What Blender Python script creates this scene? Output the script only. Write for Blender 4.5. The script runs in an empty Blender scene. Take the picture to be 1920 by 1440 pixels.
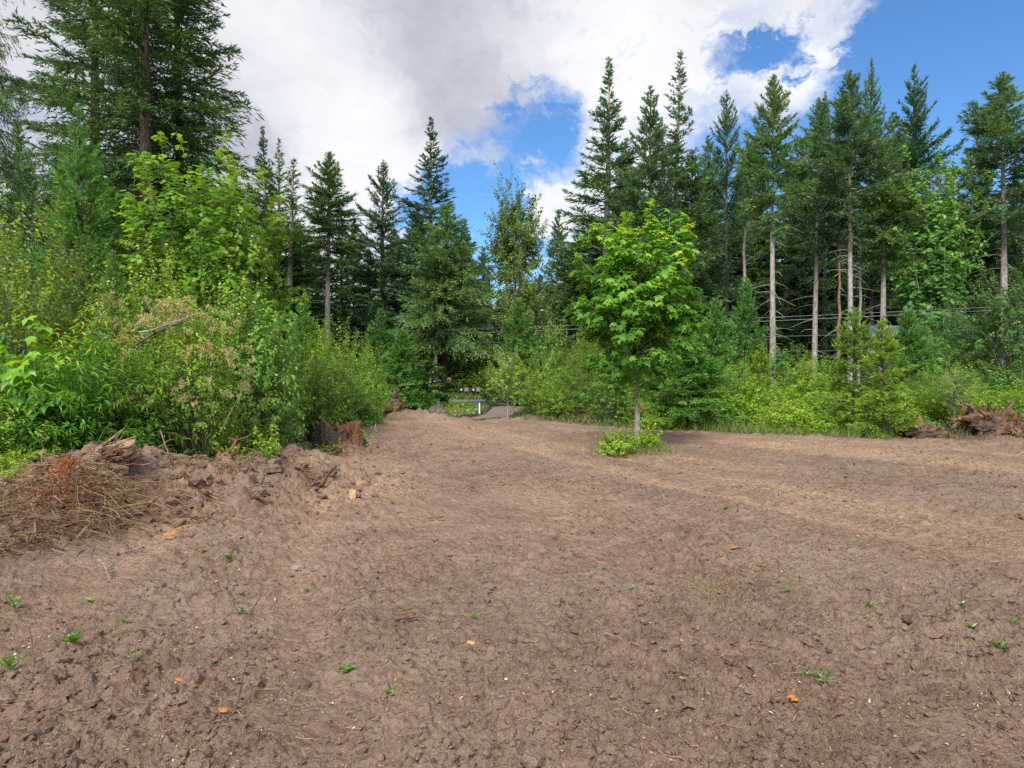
import bpy, bmesh, math, random
import numpy as np
from mathutils import Vector, Matrix, noise as mnoise, Euler

R = math.radians
scene = bpy.context.scene
COL = scene.collection

# ------------------------------------------------------------------ camera
CAM_H, F, HOR = 1.6, 1280.0, 700.0
cam = bpy.data.cameras.new('camera')
cam.sensor_width = 36.0
cam.lens = 24.0
cam.clip_start, cam.clip_end = 0.05, 6000.0
cam_o = bpy.data.objects.new('camera', cam)
COL.objects.link(cam_o)
cam_o.location = (0, 0, CAM_H)
cam_o.rotation_euler = (R(90) - math.atan(20 / 1280), 0, 0)
scene.camera = cam_o

# ------------------------------------------------------------------ light
SUN_EL, SUN_AZ = 46.0, 197.0        # azimuth clockwise from +Y: behind the camera and to the left
EXPOSURE = 0.55
w = bpy.data.worlds.new('World')
scene.world = w
w.use_nodes = True


class NB:
    """small node builder"""
    def __init__(self, tree):
        self.t = tree
        self.n = tree.nodes
        self.l = tree.links

    def add(self, typ, **kw):
        nd = self.n.new(typ)
        for k, v in kw.items():
            setattr(nd, k, v)
        return nd

    def put(self, sock, v):
        if isinstance(v, bpy.types.NodeSocket):
            self.l.new(v, sock)
        else:
            try:
                sock.default_value = v
            except Exception:
                sock.default_value = (*v, 1.0)

    def math(self, op, a, b=None, c=None, clamp=False):
        nd = self.add('ShaderNodeMath', operation=op, use_clamp=clamp)
        self.put(nd.inputs[0], a)
        if b is not None:
            self.put(nd.inputs[1], b)
        if c is not None:
            self.put(nd.inputs[2], c)
        return nd.outputs[0]

    def vmath(self, op, a, b=None):
        nd = self.add('ShaderNodeVectorMath', operation=op)
        self.put(nd.inputs[0], a)
        if b is not None:
            self.put(nd.inputs[3 if op == 'SCALE' else 1], b)
        return nd.outputs[1 if op in ('DOT_PRODUCT', 'LENGTH', 'DISTANCE') else 0]

    def noise(self, vec, scale, detail=4, rough=0.55, dist=0.0, out=0):
        nd = self.add('ShaderNodeTexNoise')
        if vec is not None:
            self.put(nd.inputs['Vector'], vec)
        nd.inputs['Scale'].default_value = scale
        nd.inputs['Detail'].default_value = detail
        nd.inputs['Roughness'].default_value = rough
        nd.inputs['Distortion'].default_value = dist
        return nd.outputs[out]

    def remap(self, v, a, b, c=0.0, d=1.0, smooth=True):
        nd = self.add('ShaderNodeMapRange')
        nd.interpolation_type = 'SMOOTHSTEP' if smooth else 'LINEAR'
        nd.clamp = True
        self.put(nd.inputs['Value'], v)
        for k, x in zip(('From Min', 'From Max', 'To Min', 'To Max'), (a, b, c, d)):
            self.put(nd.inputs[k], x)
        return nd.outputs[0]

    def mix(self, fac, a, b, blend='MIX'):
        nd = self.add('ShaderNodeMix', data_type='RGBA', blend_type=blend)
        self.put(nd.inputs[0], fac)
        self.put(nd.inputs[6], a)
        self.put(nd.inputs[7], b)
        return nd.outputs[2]

    def ramp(self, fac, stops):
        nd = self.add('ShaderNodeValToRGB')
        cr = nd.color_ramp
        while len(cr.elements) < len(stops):
            cr.elements.new(0.5)
        for e, (p, c) in zip(cr.elements, stops):
            e.position = p
            e.color = (*c, 1)
        self.put(nd.inputs[0], fac)
        return nd.outputs[0]


def pixdir(px, py):
    v = Vector((px - 960, F, HOR - py))
    return v.normalized()


nb = NB(w.node_tree)
nb.n.clear()
sky = nb.add('ShaderNodeTexSky')
sky.sky_type = 'NISHITA'
sky.sun_disc = False
sky.sun_elevation = R(SUN_EL)
sky.sun_rotation = R(SUN_AZ)
sky.air_density = 1.0
sky.dust_density = 0.3
sky.ozone_density = 2.5
tc = nb.add('ShaderNodeTexCoord')
D = tc.outputs['Generated']
warp = nb.noise(D, 5.0, 6, 0.65, out=1)
Dw = nb.vmath('ADD', D, nb.vmath('SCALE', nb.vmath('SUBTRACT', warp, (0.5, 0.5, 0.5)), 0.16))
sep = nb.add('ShaderNodeSeparateXYZ')
nb.put(sep.inputs[0], Dw)
cmb = nb.add('ShaderNodeCombineXYZ')
nb.put(cmb.inputs[0], sep.outputs[0])
nb.put(cmb.inputs[1], sep.outputs[1])
nb.put(cmb.inputs[2], nb.math('MULTIPLY', sep.outputs[2], 1.9))
Dv = cmb.outputs[0]
n_big = nb.noise(Dv, 3.2, 7, 0.62)
n_fine = nb.noise(Dv, 11.0, 8, 0.68)
cover = nb.math('ADD', nb.math('ADD', n_big, 0.15), nb.math('MULTIPLY', nb.math('SUBTRACT', n_fine, 0.5), 0.34))
blobs = [  # where the clouds open onto blue (pixel direction, radius, weight)
    (945, 300, 150, -0.44), (1030, 250, 110, -0.36), (885, 390, 115, -0.40), (1085, 215, 60, -0.20),
    (915, 470, 140, -0.36), (690, 350, 70, -0.15), (950, 200, 50, -0.22),
    (1440, 118, 60, -0.34), (1385, 135, 50, -0.22), (950, 110, 130, 0.25), (1230, 90, 120, 0.15), (1360, 330, 120, -0.20),
    (1900, 260, 330, -0.75), (1700, 400, 260, -0.55), (1840, 90, 130, -0.30), (1610, 230, 90, -0.35), (1480, 420, 170, -0.3),
    (1150, 200, 120, 0.22), (1240, 180, 130, 0.2), (1060, 340, 80, 0.22), (1480, 215, 90, 0.26), (1560, 105, 110, 0.24), (1015, 375, 50, 0.1), (640, 260, 250, 0.22),
    (480, 150, 300, 0.2), (850, 130, 200, 0.2), (1100, 110, 200, 0.2),
]
n_edge = nb.math('MULTIPLY', nb.math('SUBTRACT', nb.noise(Dv, 7.0, 6, 0.66), 0.5), 0.34)
for px, py, rad, amp in blobs:
    c = pixdir(px, py)
    dd = nb.vmath('DISTANCE', Dw, tuple(c + Vector((0, 0, 0))))
    dd = nb.math('ADD', dd, n_edge)
    rr = rad / F * 1.35
    f = nb.remap(dd, 0.0, rr, amp, 0.0)
    cover = nb.math('ADD', cover, f)
mask = nb.remap(cover, 0.34, 0.78)
n_shade = nb.noise(Dv, 4.2, 7, 0.6)
shade = nb.math('ADD', nb.math('MULTIPLY', n_shade, 1.5), -0.37)
for px, py, rad, amp in [(470, 250, 190, 0.42), (800, 90, 260, 0.40), (420, 120, 150, -0.1), (700, 280, 160, -0.4), (960, 130, 200, 0.3), (1180, 230, 160, -0.4), (1480, 220, 140, -0.4),
                         (1000, 400, 140, -0.4), (560, 320, 120, -0.15), (620, 200, 110, -0.25), (150, 250, 260, 0.35)]:
    dd = nb.vmath('DISTANCE', Dw, tuple(pixdir(px, py)))
    shade = nb.math('ADD', shade, nb.remap(dd, 0.0, rad / F * 1.2, amp, 0.0))
ccol = nb.ramp(shade, [(0.0, (0.97, 0.98, 1.0)), (0.30, (0.90, 0.91, 0.955)), (0.5, (0.79, 0.80, 0.86)), (0.72, (0.62, 0.64, 0.72)), (1.0, (0.47, 0.49, 0.57))])
ccol = nb.vmath('SCALE', ccol, 7.0)
skyc = nb.mix(1.0, sky.outputs[0], (0.62, 0.95, 1.24, 1), 'MULTIPLY')
fin = nb.mix(mask, skyc, ccol)
bg = nb.add('ShaderNodeBackground')
nb.put(bg.inputs[0], fin)
bg.inputs[1].default_value = 0.1
wo = nb.add('ShaderNodeOutputWorld')
nb.l.new(bg.outputs[0], wo.inputs[0])
w.cycles.sampling_method = 'MANUAL'
w.cycles.sample_map_resolution = 512

sun = bpy.data.lights.new('sun', 'SUN')
sun.energy = 4.0
sun.angle = R(24)
sun.color = (1.0, 0.955, 0.88)
sun_o = bpy.data.objects.new('sun', sun)
COL.objects.link(sun_o)
sd = Vector((math.sin(R(SUN_AZ)) * math.cos(R(SUN_EL)), math.cos(R(SUN_AZ)) * math.cos(R(SUN_EL)), math.sin(R(SUN_EL))))
sun_o.rotation_euler = sd.to_track_quat('Z', 'Y').to_euler()
sun_o.location = sd * 60

vs = scene.view_settings
scene.display_settings.display_device = 'sRGB'
vs.view_transform = 'Standard'
vs.look = 'None'
vs.exposure = EXPOSURE
vs.gamma = 1.0
vs.use_curve_mapping = False
cy = scene.cycles
cy.max_bounces = 10
cy.diffuse_bounces = 5
cy.glossy_bounces = 2
cy.transmission_bounces = 8
cy.transparent_max_bounces = 4
cy.use_denoising = False
cy.sample_clamp_indirect = 6.0
cy.use_adaptive_sampling = True
cy.adaptive_threshold = 0.01

# ------------------------------------------------------------------ numpy noise
_rs = np.random.RandomState(7)
PERM = np.concatenate([_rs.permutation(1024)] * 3)
GA = _rs.rand(1024) * 2 * np.pi
GX, GY = np.cos(GA), np.sin(GA)


def perlin(x, y, seed=0):
    x = np.asarray(x, float) + seed * 17.31
    y = np.asarray(y, float) + seed * 9.77
    xi = np.floor(x).astype(int)
    yi = np.floor(y).astype(int)
    xf, yf = x - xi, y - yi
    u = xf * xf * xf * (xf * (xf * 6 - 15) + 10)
    v = yf * yf * yf * (yf * (yf * 6 - 15) + 10)

    def g(ix, iy, dx, dy):
        h = PERM[(PERM[ix & 1023] + iy) & 1023]
        return GX[h] * dx + GY[h] * dy
    a = g(xi, yi, xf, yf)
    b = g(xi + 1, yi, xf - 1, yf)
    c = g(xi, yi + 1, xf, yf - 1)
    d = g(xi + 1, yi + 1, xf - 1, yf - 1)
    return (a + u * (b - a)) * (1 - v) + (c + u * (d - c)) * v * 1.0


def fbm(x, y, octs=4, seed=0, gain=0.5):
    s, a, f = 0, 1.0, 1.0
    for o in range(octs):
        s = s + a * perlin(x * f, y * f, seed + o)
        a *= gain
        f *= 2.03
    return s


def lumps(x, y, cell, seed, keep=0.6, rmax=0.62):
    """rounded clods: one dome per kept cell"""
    X, Y = x / cell, y / cell
    xi, yi = np.floor(X).astype(int), np.floor(Y).astype(int)
    best = np.zeros_like(X)
    for i in (-1, 0, 1):
        for j in (-1, 0, 1):
            h = PERM[(PERM[(xi + i + seed * 31) & 1023] + yi + j + seed * 7) & 1023]
            jx, jy = (h % 32) / 31.0, (h // 32) / 31.0
            h2 = PERM[h]
            r = rmax * (0.35 + 0.65 * ((h2 % 64) / 63.0))
            on = (h2 // 64) / 15.0 < keep
            d2 = (X - xi - i - jx) ** 2 + (Y - yi - j - jy) ** 2
            q = np.clip(1 - d2 / (r * r), 0, 1)
            best = np.maximum(best, np.where(on, np.sqrt(q) * r, 0))
    return best * cell


def PX(px, Y):
    return (px - 960.0) / F * Y


def PZ(py, Y):
    return CAM_H + (HOR - py) / F * Y


MOUNDS = [  # x, y, height, sx, sy
    (PX(20, 7.0), 7.0, 0.31, 0.9, 0.75), (PX(140, 7.3), 7.3, 0.25, 0.7, 0.6), (PX(240, 7.7), 7.7, 0.36, 0.75, 0.62), (PX(380, 8.1), 8.1, 0.28, 0.8, 0.62),
    (PX(500, 8.7), 8.7, 0.25, 0.75, 0.65), (PX(590, 9.2), 9.2, 0.22, 0.55, 0.6), (PX(420, 9.6), 9.6, 0.20, 0.9, 0.8), (PX(540, 11.2), 11.2, 0.17, 1.0, 0.9),
    (PX(630, 13.6), 13.6, 0.08, 1.1, 0.9), (PX(60, 9.5), 9.5, 0.14, 2.5, 1.5), (PX(300, 11), 11, 0.12, 2.5, 2.0),
    (PX(735, 25.5), 25.5, 0.14, 1.6, 1.0), (PX(600, 21), 21, 0.15, 2.0, 1.5), (PX(1050, 22.8), 22.8, 0.20, 1.6, 0.7), (PX(1120, 21.6), 21.6, 0.12, 0.9, 0.5),
    (PX(1830, 17.6), 17.6, 0.14, 2.2, 0.8), (PX(1000, 23), 23, 0.08, 1.5, 0.6), (PX(820, 26), 26, 0.05, 1.5, 1.0),
]


def macro(x, y):
    z = 0.05 * perlin(x / 5.0, y / 5.0, 3) + 0.028 * perlin(x / 1.7, y / 1.7, 5)
    near = np.exp(-((x) ** 2 + (y - 0) ** 2) / 9.0)
    z = z * (1 - 0.6 * near)
    for mx, my, h, sx, sy in MOUNDS:
        q = ((x - mx) / sx) ** 2 + ((y - my) / sy) ** 2
        z = z + h * np.exp(-q)
    return z


def moundness(x, y):
    m = 0
    for mx, my, h, sx, sy in MOUNDS[:9] + MOUNDS[11:]:
        m = m + np.exp(-(((x - mx) / (sx * 1.25)) ** 2 + ((y - my) / (sy * 1.25)) ** 2))
    return np.clip(m, 0, 1)


# edge of the bare clearing: list of (x, y) forming the far boundary
EDGE = [(-30, 2.0), (PX(0, 6.6) - .6, 6.4), (PX(30, 8.0), 8.2), (PX(250, 8.9), 8.9), (PX(420, 10.6), 10.6), (PX(520, 14.0), 14), (PX(580, 19), 19.0), (PX(690, 23), 23.5),
        (PX(760, 27.5), 27.5), (PX(840, 25.2), 25.2), (PX(900, 22.6), 22.6), (PX(985, 22.6), 22.6), (PX(1100, 20.8), 20.8), (PX(1300, 19.0), 19.0), (PX(1450, 17.6), 17.6), (PX(1650, 16.6), 16.6),
        (PX(1760, 16.5), 16.5), (PX(1960, 16.5), 16.5), (40, 15.5)]
_ex = np.array([e[0] for e in EDGE])
_ey = np.array([e[1] for e in EDGE])


def veg(x, y):
    """0 bare dirt, 1 vegetated ground"""
    wob = 0.7 * fbm(x / 1.1, y / 1.1, 3, 21)
    yb = np.interp(x, _ex, _ey)
    left = np.interp(y, [0, 6.4, 8.2, 8.9, 10.6, 14, 19, 23.5], [-30, PX(0, 6.6) - .6, PX(30, 8.0), PX(250, 8.9), PX(420, 10.6), PX(520, 14), PX(580, 19), PX(690, 23)])
    a = np.clip((y + wob - yb) / 0.7 + 0.5, 0, 1)
    b = np.clip((left - x + wob * .6) / 0.5 + 0.5, 0, 1)
    return np.maximum(a, b)


RUTS = [  # wheel tracks fanning out of the driveway gap: bearing from the gap, bend
    (.30, .004), (.365, .004), (.72, -.006), (.80, -.006), (1.06, -.010), (1.13, -.010), (-.02, .006), (.05, .006)]


def rutmask(x, y):
    th = np.arctan2(x + 4.5, 29 - y)
    rr = np.hypot(x + 4.5, 29 - y)
    m = np.zeros_like(x)
    for a, bnd in RUTS:
        d = (th - a - bnd * (rr - 12) + .02 * perlin(rr / 4.0, rr * 0 + a * 9, 61)) * rr
        m = np.maximum(m, np.exp(-(d / 0.24) ** 2))
    return m * np.clip((rr - 3) / 4, 0, 1)


def rough(x, y):
    r = np.clip(0.85 + 0.9 * fbm(x / 2.2, y / 2.2, 3, 31), 0.30, 1.35)
    r = r * (1 - 0.55 * rutmask(x, y))
    return r + 0.8 * moundness(x, y)


def fine(x, y):
    r = rough(x, y)
    wx, wy = x + 0.045 * fbm(x / .10, y / .10, 2, 45), y + 0.045 * fbm(x / .10, y / .10, 2, 46)
    z = 0.045 * np.abs(perlin(x / .34, y / .34, 41)) + 0.020 * fbm(x / .5, y / .5, 2, 43)
    big = np.clip(.5 + 1.4 * perlin(x / .9, y / .9, 59), 0, 1)
    z = z + big * lumps(wx, wy, .19, 1, .40) * .40 + lumps(wx, wy, .100, 2, .62) * .62 + lumps(wx, wy, .055, 3, .80) * .72 + lumps(wx, wy, .028, 4, .95) * .8 + lumps(wx, wy, .016, 9, .9) * .4
    z = z + 0.014 * np.abs(perlin(x / .06, y / .06, 47)) + 0.008 * perlin(x / .025, y / .025, 48)
    far_ = np.clip((y - 6) / 6, 0, 1)
    z = z + far_ * (0.030 * fbm(x / .40, y / .7, 3, 57) + lumps(x + .1 * perlin(x / .2, y / .2, 58), y, .26, 8, .55) * .22)
    z = r * z * 1.15 - 0.03 * rutmask(x, y)
    z = z + moundness(x, y) * (0.14 * fbm(x / .45, y / .45, 3, 51) + 0.5 * lumps(x + .08 * perlin(x / .2, y / .2, 52), y + .08 * perlin(x / .2, y / .2, 53), .30, 6, .6))
    return z


def ground_z(x, y):
    x, y = np.atleast_1d(np.asarray(x, float)), np.atleast_1d(np.asarray(y, float))
    return macro(x, y) + fine(x, y) * (1 - 0.6 * veg(x, y))


def gz(x, y):
    return float(ground_z(x, y)[0])


def gm(x, y):
    return float(macro(np.array([x], float), np.array([y], float))[0])


# ------------------------------------------------------------------ mesh building
def make_mesh(name, V, faces, mats, tint=None, smooth=False, fmat=None, extra=None):
    """V (n,3); faces: list of (m,3)/(m,4) int arrays"""
    me = bpy.data.meshes.new(name)
    V = np.ascontiguousarray(V, dtype=np.float32)
    faces = [np.asarray(f, np.int32) for f in faces if len(f)]
    nl = sum(f.size for f in faces)
    npoly = sum(len(f) for f in faces)
    me.vertices.add(len(V))
    me.vertices.foreach_set('co', V.ravel())
    me.loops.add(nl)
    me.loops.foreach_set('vertex_index', np.concatenate([f.ravel() for f in faces]))
    me.polygons.add(npoly)
    starts, s = [], 0
    for f in faces:
        k = f.shape[1]
        starts.append(s + np.arange(len(f), dtype=np.int32) * k)
        s += f.size
    me.polygons.foreach_set('loop_start', np.concatenate(starts).astype(np.int32))
    if fmat is not None:
        me.polygons.foreach_set('material_index', np.asarray(fmat, np.int32))
    me.polygons.foreach_set('use_smooth', np.full(npoly, bool(smooth)))
    for m in (mats if isinstance(mats, (list, tuple)) else [mats]):
        me.materials.append(m)
    if tint is not None:
        a = me.attributes.new('tint', 'FLOAT', 'POINT')
        a.data.foreach_set('value', np.asarray(tint, np.float32))
    for k, v in (extra or {}).items():
        a = me.attributes.new(k, 'FLOAT', 'POINT')
        a.data.foreach_set('value', np.asarray(v, np.float32))
    me.update(calc_edges=True)
    me.validate()
    return me


def unit(v):
    return v / np.maximum(np.linalg.norm(v, axis=-1, keepdims=True), 1e-9)


def tubes(P, rad, sides=5, cap=True):
    """P (B,K,3), rad (B,K) -> verts, quads"""
    B, K, _ = P.shape
    T = np.empty_like(P)
    T[:, 1:-1] = P[:, 2:] - P[:, :-2]
    T[:, 0] = P[:, 1] - P[:, 0]
    T[:, -1] = P[:, -1] - P[:, -2]
    T = unit(T)
    main = unit(P[:, -1] - P[:, 0])
    ref = np.where(np.abs(main[:, 2:3]) > 0.8, np.array([[1.0, 0.13, 0]]), np.array([[0.0, 0.1, 1.0]]))
    ref = np.repeat(ref[:, None], K, 1)
    A = unit(np.cross(T, ref))
    C = np.cross(T, A)
    th = np.arange(sides) / sides * 2 * np.pi
    ring = A[:, :, None] * np.cos(th)[None, None, :, None] + C[:, :, None] * np.sin(th)[None, None, :, None]
    V = P[:, :, None] + ring * rad[:, :, None, None]
    V = V.reshape(-1, 3)
    b = np.arange(B)[:, None, None] * K * sides
    k = np.arange(K - 1)[None, :, None] * sides
    s = np.arange(sides)[None, None, :]
    s2 = (s + 1) % sides
    Q = np.stack([b + k + s, b + k + s2, b + k + sides + s2, b + k + sides + s], -1).reshape(-1, 4)
    return V, Q


class Geo:
    def __init__(self):
        self.V, self.F, self.t, self.m, self.n = [], [], [], [], 0

    def add(self, V, F, tint=0.5, mat=0):
        V = np.asarray(V, float)
        F = np.asarray(F, int)
        self.V.append(V)
        self.F.append(F + self.n)
        self.m.append(np.full(len(F), mat))
        self.t.append(np.full(len(V), tint) if np.isscalar(tint) else np.asarray(tint, float))
        self.n += len(V)

    def mesh(self, name, mats, smooth=False):
        return make_mesh(name, np.concatenate(self.V), self.F, mats, np.concatenate(self.t), smooth, np.concatenate(self.m))


# leaf templates: x across, y along, z normal
def _fan(outline, c=(0, .4, .0)):
    pts = [c] + outline
    n = len(outline)
    return np.array(pts, float), np.array([(0, 1 + i, 1 + (i + 1) % n) for i in range(n)])


LEAF = {
    'tri': (np.array([(-.5, 0, 0), (.5, 0, 0), (0, 1, 0)], float), np.array([(0, 1, 2)])),
    'diamond': (np.array([(0, 0, 0), (.5, .42, .10), (0, 1, -.06), (-.5, .42, .10)], float), np.array([(0, 1, 2), (0, 2, 3)])),
    'oval': (np.array([(0, 0, 0), (.42, .25, .09), (.40, .62, .07), (0, 1, -.10), (-.40, .62, .07), (-.42, .25, .09)], float),
             np.array([(0, 1, 2), (0, 2, 3), (0, 3, 4), (0, 4, 5)])),
    'lance': (np.array([(0, 0, 0), (.5, .35, .05), (.36, .7, -.02), (0, 1, -.16), (-.36, .7, -.02), (-.5, .35, .05)], float),
              np.array([(0, 1, 2), (0, 2, 3), (0, 3, 4), (0, 4, 5)])),
    'maple': _fan([(0, -.02, 0), (.22, .02, .02), (.46, .08, -.08), (.36, .26, .03), (.60, .58, -.10), (.33, .55, .02), (.24, .66, .02), (0, 1.0, -.16),
                   (-.24, .66, .02), (-.33, .55, .02), (-.60, .58, -.10), (-.36, .26, .03), (-.46, .08, -.08), (-.22, .02, .02)], (0, .33, -.03)),
    'maple7': _fan([(0, 0, 0), (.42, .1, -.07), (.26, .34, .04), (.55, .66, -.1), (.18, .62, .04), (0, 1, -.14), (-.18, .62, .04), (-.55, .66, -.1), (-.26, .34, .04), (-.42, .1, -.07)], (0, .36, 0)),
    'maple5': _fan([(0, 0, 0), (.45, .12, -.06), (.24, .36, .03), (.52, .66, -.09), (0, 1, -.14), (-.52, .66, -.09), (-.24, .36, .03), (-.45, .12, -.06)], (0, .4, 0)),
    'blade': (np.array([(-.5, 0, 0), (.5, 0, 0), (.3, .55, .06), (-.3, .55, .06), (0, 1, .28)], float), np.array([(0, 1, 2), (0, 2, 3), (3, 2, 4)])),
}


def emit(geo, shape, pos, axis, nrm, length, width, tint, mat=0):
    tv, tf = LEAF[shape]
    n = len(pos)
    axis = unit(axis)
    xv = unit(np.cross(axis, nrm))
    zv = np.cross(xv, axis)
    L = np.broadcast_to(length, (n,))[:, None, None]
    W = np.broadcast_to(width, (n,))[:, None, None]
    V = pos[:, None] + xv[:, None] * tv[None, :, 0:1] * W + axis[:, None] * tv[None, :, 1:2] * L + zv[:, None] * tv[None, :, 2:3] * L
    k = len(tv)
    Fc = (np.arange(n)[:, None, None] * k + tf[None]).reshape(-1, 3)
    geo.add(V.reshape(-1, 3), Fc, np.repeat(np.broadcast_to(tint, (n,)), k), mat)


# ------------------------------------------------------------------ materials
MATS = {}


def new_mat(name):
    m = bpy.data.materials.new(name)
    m.use_nodes = True
    m.node_tree.nodes.clear()
    MATS[name] = m
    return m, NB(m.node_tree)


def finish(b, shader):
    o = b.add('ShaderNodeOutputMaterial')
    b.l.new(shader, o.inputs[0])


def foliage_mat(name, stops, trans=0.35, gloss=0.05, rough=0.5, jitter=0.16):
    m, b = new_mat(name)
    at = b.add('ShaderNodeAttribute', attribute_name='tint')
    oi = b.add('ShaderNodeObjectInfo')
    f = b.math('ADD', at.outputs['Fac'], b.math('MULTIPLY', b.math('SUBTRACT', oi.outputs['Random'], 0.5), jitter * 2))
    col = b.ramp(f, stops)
    dif = b.add('ShaderNodeBsdfDiffuse')
    b.put(dif.inputs[0], col)
    tr = b.add('ShaderNodeBsdfTranslucent')
    b.put(tr.inputs[0], b.mix(1.0, col, (1.25, 1.15, 0.55, 1), 'MULTIPLY'))
    mx = b.add('ShaderNodeMixShader')
    mx.inputs[0].default_value = trans
    b.l.new(dif.outputs[0], mx.inputs[1])
    b.l.new(tr.outputs[0], mx.inputs[2])
    gl = b.add('ShaderNodeBsdfGlossy')
    gl.inputs['Roughness'].default_value = rough
    gl.inputs['Color'].default_value = (0.9, 0.95, 1, 1)
    m2 = b.add('ShaderNodeMixShader')
    m2.inputs[0].default_value = gloss
    b.l.new(mx.outputs[0], m2.inputs[1])
    b.l.new(gl.outputs[0], m2.inputs[2])
    finish(b, m2.outputs[0])
    return m


def wood_mat(name, c1, c2, c3=None, scale=8.0, zs=0.18, bump=0.6, dist=0.02):
    m, b = new_mat(name)
    tcn = b.add('ShaderNodeTexCoord')
    mp = b.add('ShaderNodeMapping')
    mp.inputs['Scale'].default_value = (1, 1, zs)
    b.put(mp.inputs[0], tcn.outputs['Object'])
    n1 = b.noise(mp.outputs[0], scale, 6, 0.7, 0.3)
    n2 = b.noise(tcn.outputs['Object'], scale * 0.45, 4, 0.6)
    col = b.mix(b.remap(n1, 0.36, 0.64), c1, c2)
    if c3:
        col = b.mix(b.remap(n2, 0.52, 0.68), col, c3)
    p = b.add('ShaderNodeBsdfPrincipled')
    p.inputs['Roughness'].default_value = 0.9
    p.inputs['Specular IOR Level'].default_value = 0.15
    b.put(p.inputs['Base Color'], col)
    bm_ = b.add('ShaderNodeBump')
    bm_.inputs['Strength'].default_value = bump
    bm_.inputs['Distance'].default_value = dist
    b.put(bm_.inputs['Height'], n1)
    b.l.new(bm_.outputs[0], p.inputs['Normal'])
    finish(b, p.outputs[0])
    return m


def plain_mat(name, c, rough=0.7, c2=None, scale=6, metallic=0.0):
    m, b = new_mat(name)
    tcn = b.add('ShaderNodeTexCoord')
    n1 = b.noise(tcn.outputs['Object'], scale, 5, 0.6)
    c2 = c2 or tuple(x * 0.75 for x in c)
    p = b.add('ShaderNodeBsdfPrincipled')
    b.put(p.inputs['Base Color'], b.mix(b.remap(n1, 0.4, 0.65), c, c2))
    p.inputs['Roughness'].default_value = rough
    p.inputs['Metallic'].default_value = metallic
    finish(b, p.outputs[0])
    return m


foliage_mat('fir_needles', [(0, (0.061, 0.125, 0.052)), (.45, (0.103, 0.205, 0.070)), (.8, (0.182, 0.320, 0.098)), (1, (0.305, 0.445, 0.130))], 0.28, .02, .5)
foliage_mat('fir_needles_dark', [(0, (0.055, 0.120, 0.061)), (.5, (0.091, 0.191, 0.086)), (1, (0.196, 0.334, 0.130))], 0.24, .02, .5)
foliage_mat('fir_needles_blue', [(0, (0.071, 0.140, 0.067)), (.5, (0.124, 0.236, 0.103)), (1, (0.230, 0.380, 0.172))], 0.28, .02, .5)
foliage_mat('hemlock_needles', [(0, (0.069, 0.166, 0.043)), (.5, (0.127, 0.290, 0.066)), (1, (0.250, 0.474, 0.100))], 0.36, .02, .5)
foliage_mat('young_needles', [(0, (0.103, 0.190, 0.032)), (.5, (0.204, 0.356, 0.048)), (1, (0.362, 0.536, 0.079))], 0.36, .02, .5)
foliage_mat('maple_leaves', [(0, (0.064, 0.170, 0.022)), (.45, (0.136, 0.333, 0.030)), (.75, (0.245, 0.488, 0.040)), (.92, (0.490, 0.600, 0.053)), (1, (0.600, 0.600, 0.074))], 0.48, .02, .4)
foliage_mat('vine_maple_leaves', [(0, (0.069, 0.167, 0.020)), (.4, (0.155, 0.324, 0.029)), (.75, (0.310, 0.509, 0.040)), (.95, (0.505, 0.596, 0.057)), (1, (0.600, 0.491, 0.072))], 0.48, .02, .4)
foliage_mat('shrub_leaves', [(0, (0.095, 0.202, 0.024)), (.45, (0.205, 0.378, 0.037)), (.8, (0.393, 0.600, 0.055)), (1, (0.600, 0.600, 0.086))], 0.42, .02, .38)
foliage_mat('bright_shrub_leaves', [(0, (0.110, 0.246, 0.024)), (.45, (0.231, 0.445, 0.035)), (.8, (0.414, 0.600, 0.052)), (1, (0.600, 0.600, 0.087))], 0.48, .02, .4)
foliage_mat('dark_shrub_leaves', [(0, (0.071, 0.175, 0.030)), (.5, (0.138, 0.302, 0.046)), (.85, (0.255, 0.469, 0.069)), (1, (0.513, 0.600, 0.107))], 0.36, .02, .32)
foliage_mat('willow_leaves', [(0, (0.060, 0.171, 0.018)), (.5, (0.135, 0.334, 0.029)), (.82, (0.237, 0.471, 0.039)), (.93, (0.575, 0.600, 0.039)), (1, (0.600, 0.600, 0.039))], 0.46, .02, .35)
foliage_mat('turning_leaves', [(0, (0.065, 0.158, 0.019)), (.45, (0.144, 0.288, 0.029)), (.72, (0.288, 0.418, 0.036)), (.9, (0.518, 0.461, 0.042)), (1, (0.600, 0.346, 0.036))], 0.46, .02, .4)
foliage_mat('alder_leaves', [(0, (0.061, 0.155, 0.037)), (.5, (0.113, 0.264, 0.058)), (.85, (0.189, 0.373, 0.085)), (1, (0.302, 0.491, 0.123))], 0.41, .02, .4)
foliage_mat('cottonwood_leaves', [(0, (0.085, 0.146, 0.034)), (.5, (0.151, 0.246, 0.050)), (1, (0.284, 0.382, 0.085))], 0.41, .02, .35)
foliage_mat('flower_tan', [(0, (.27, .22, .085)), (.5, (.44, .38, .16)), (1, (.60, .54, .28))], .3, .02, .6)
foliage_mat('blossom', [(0, (.75, .72, .55)), (1, (.85, .82, .70))], .3, .02, .6)
foliage_mat('grass_blades', [(0, (.055, .125, .018)), (.5, (.115, .22, .028)), (.8, (.20, .28, .045)), (1, (.36, .32, .11))], .35, .04, .45)
foliage_mat('dry_grass', [(0, (.20, .15, .07)), (.5, (.31, .235, .11)), (1, (.42, .34, .17))], .25, .03, .5)
foliage_mat('sprout_leaves', [(0, (.075, .19, .02)), (.5, (.13, .28, .03)), (1, (.24, .38, .06))], .4, .06, .4)
foliage_mat('dead_fronds', [(0, (.20, .07, .025)), (.5, (.34, .12, .04)), (1, (.45, .20, .07))], .25, .03, .5)
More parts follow.
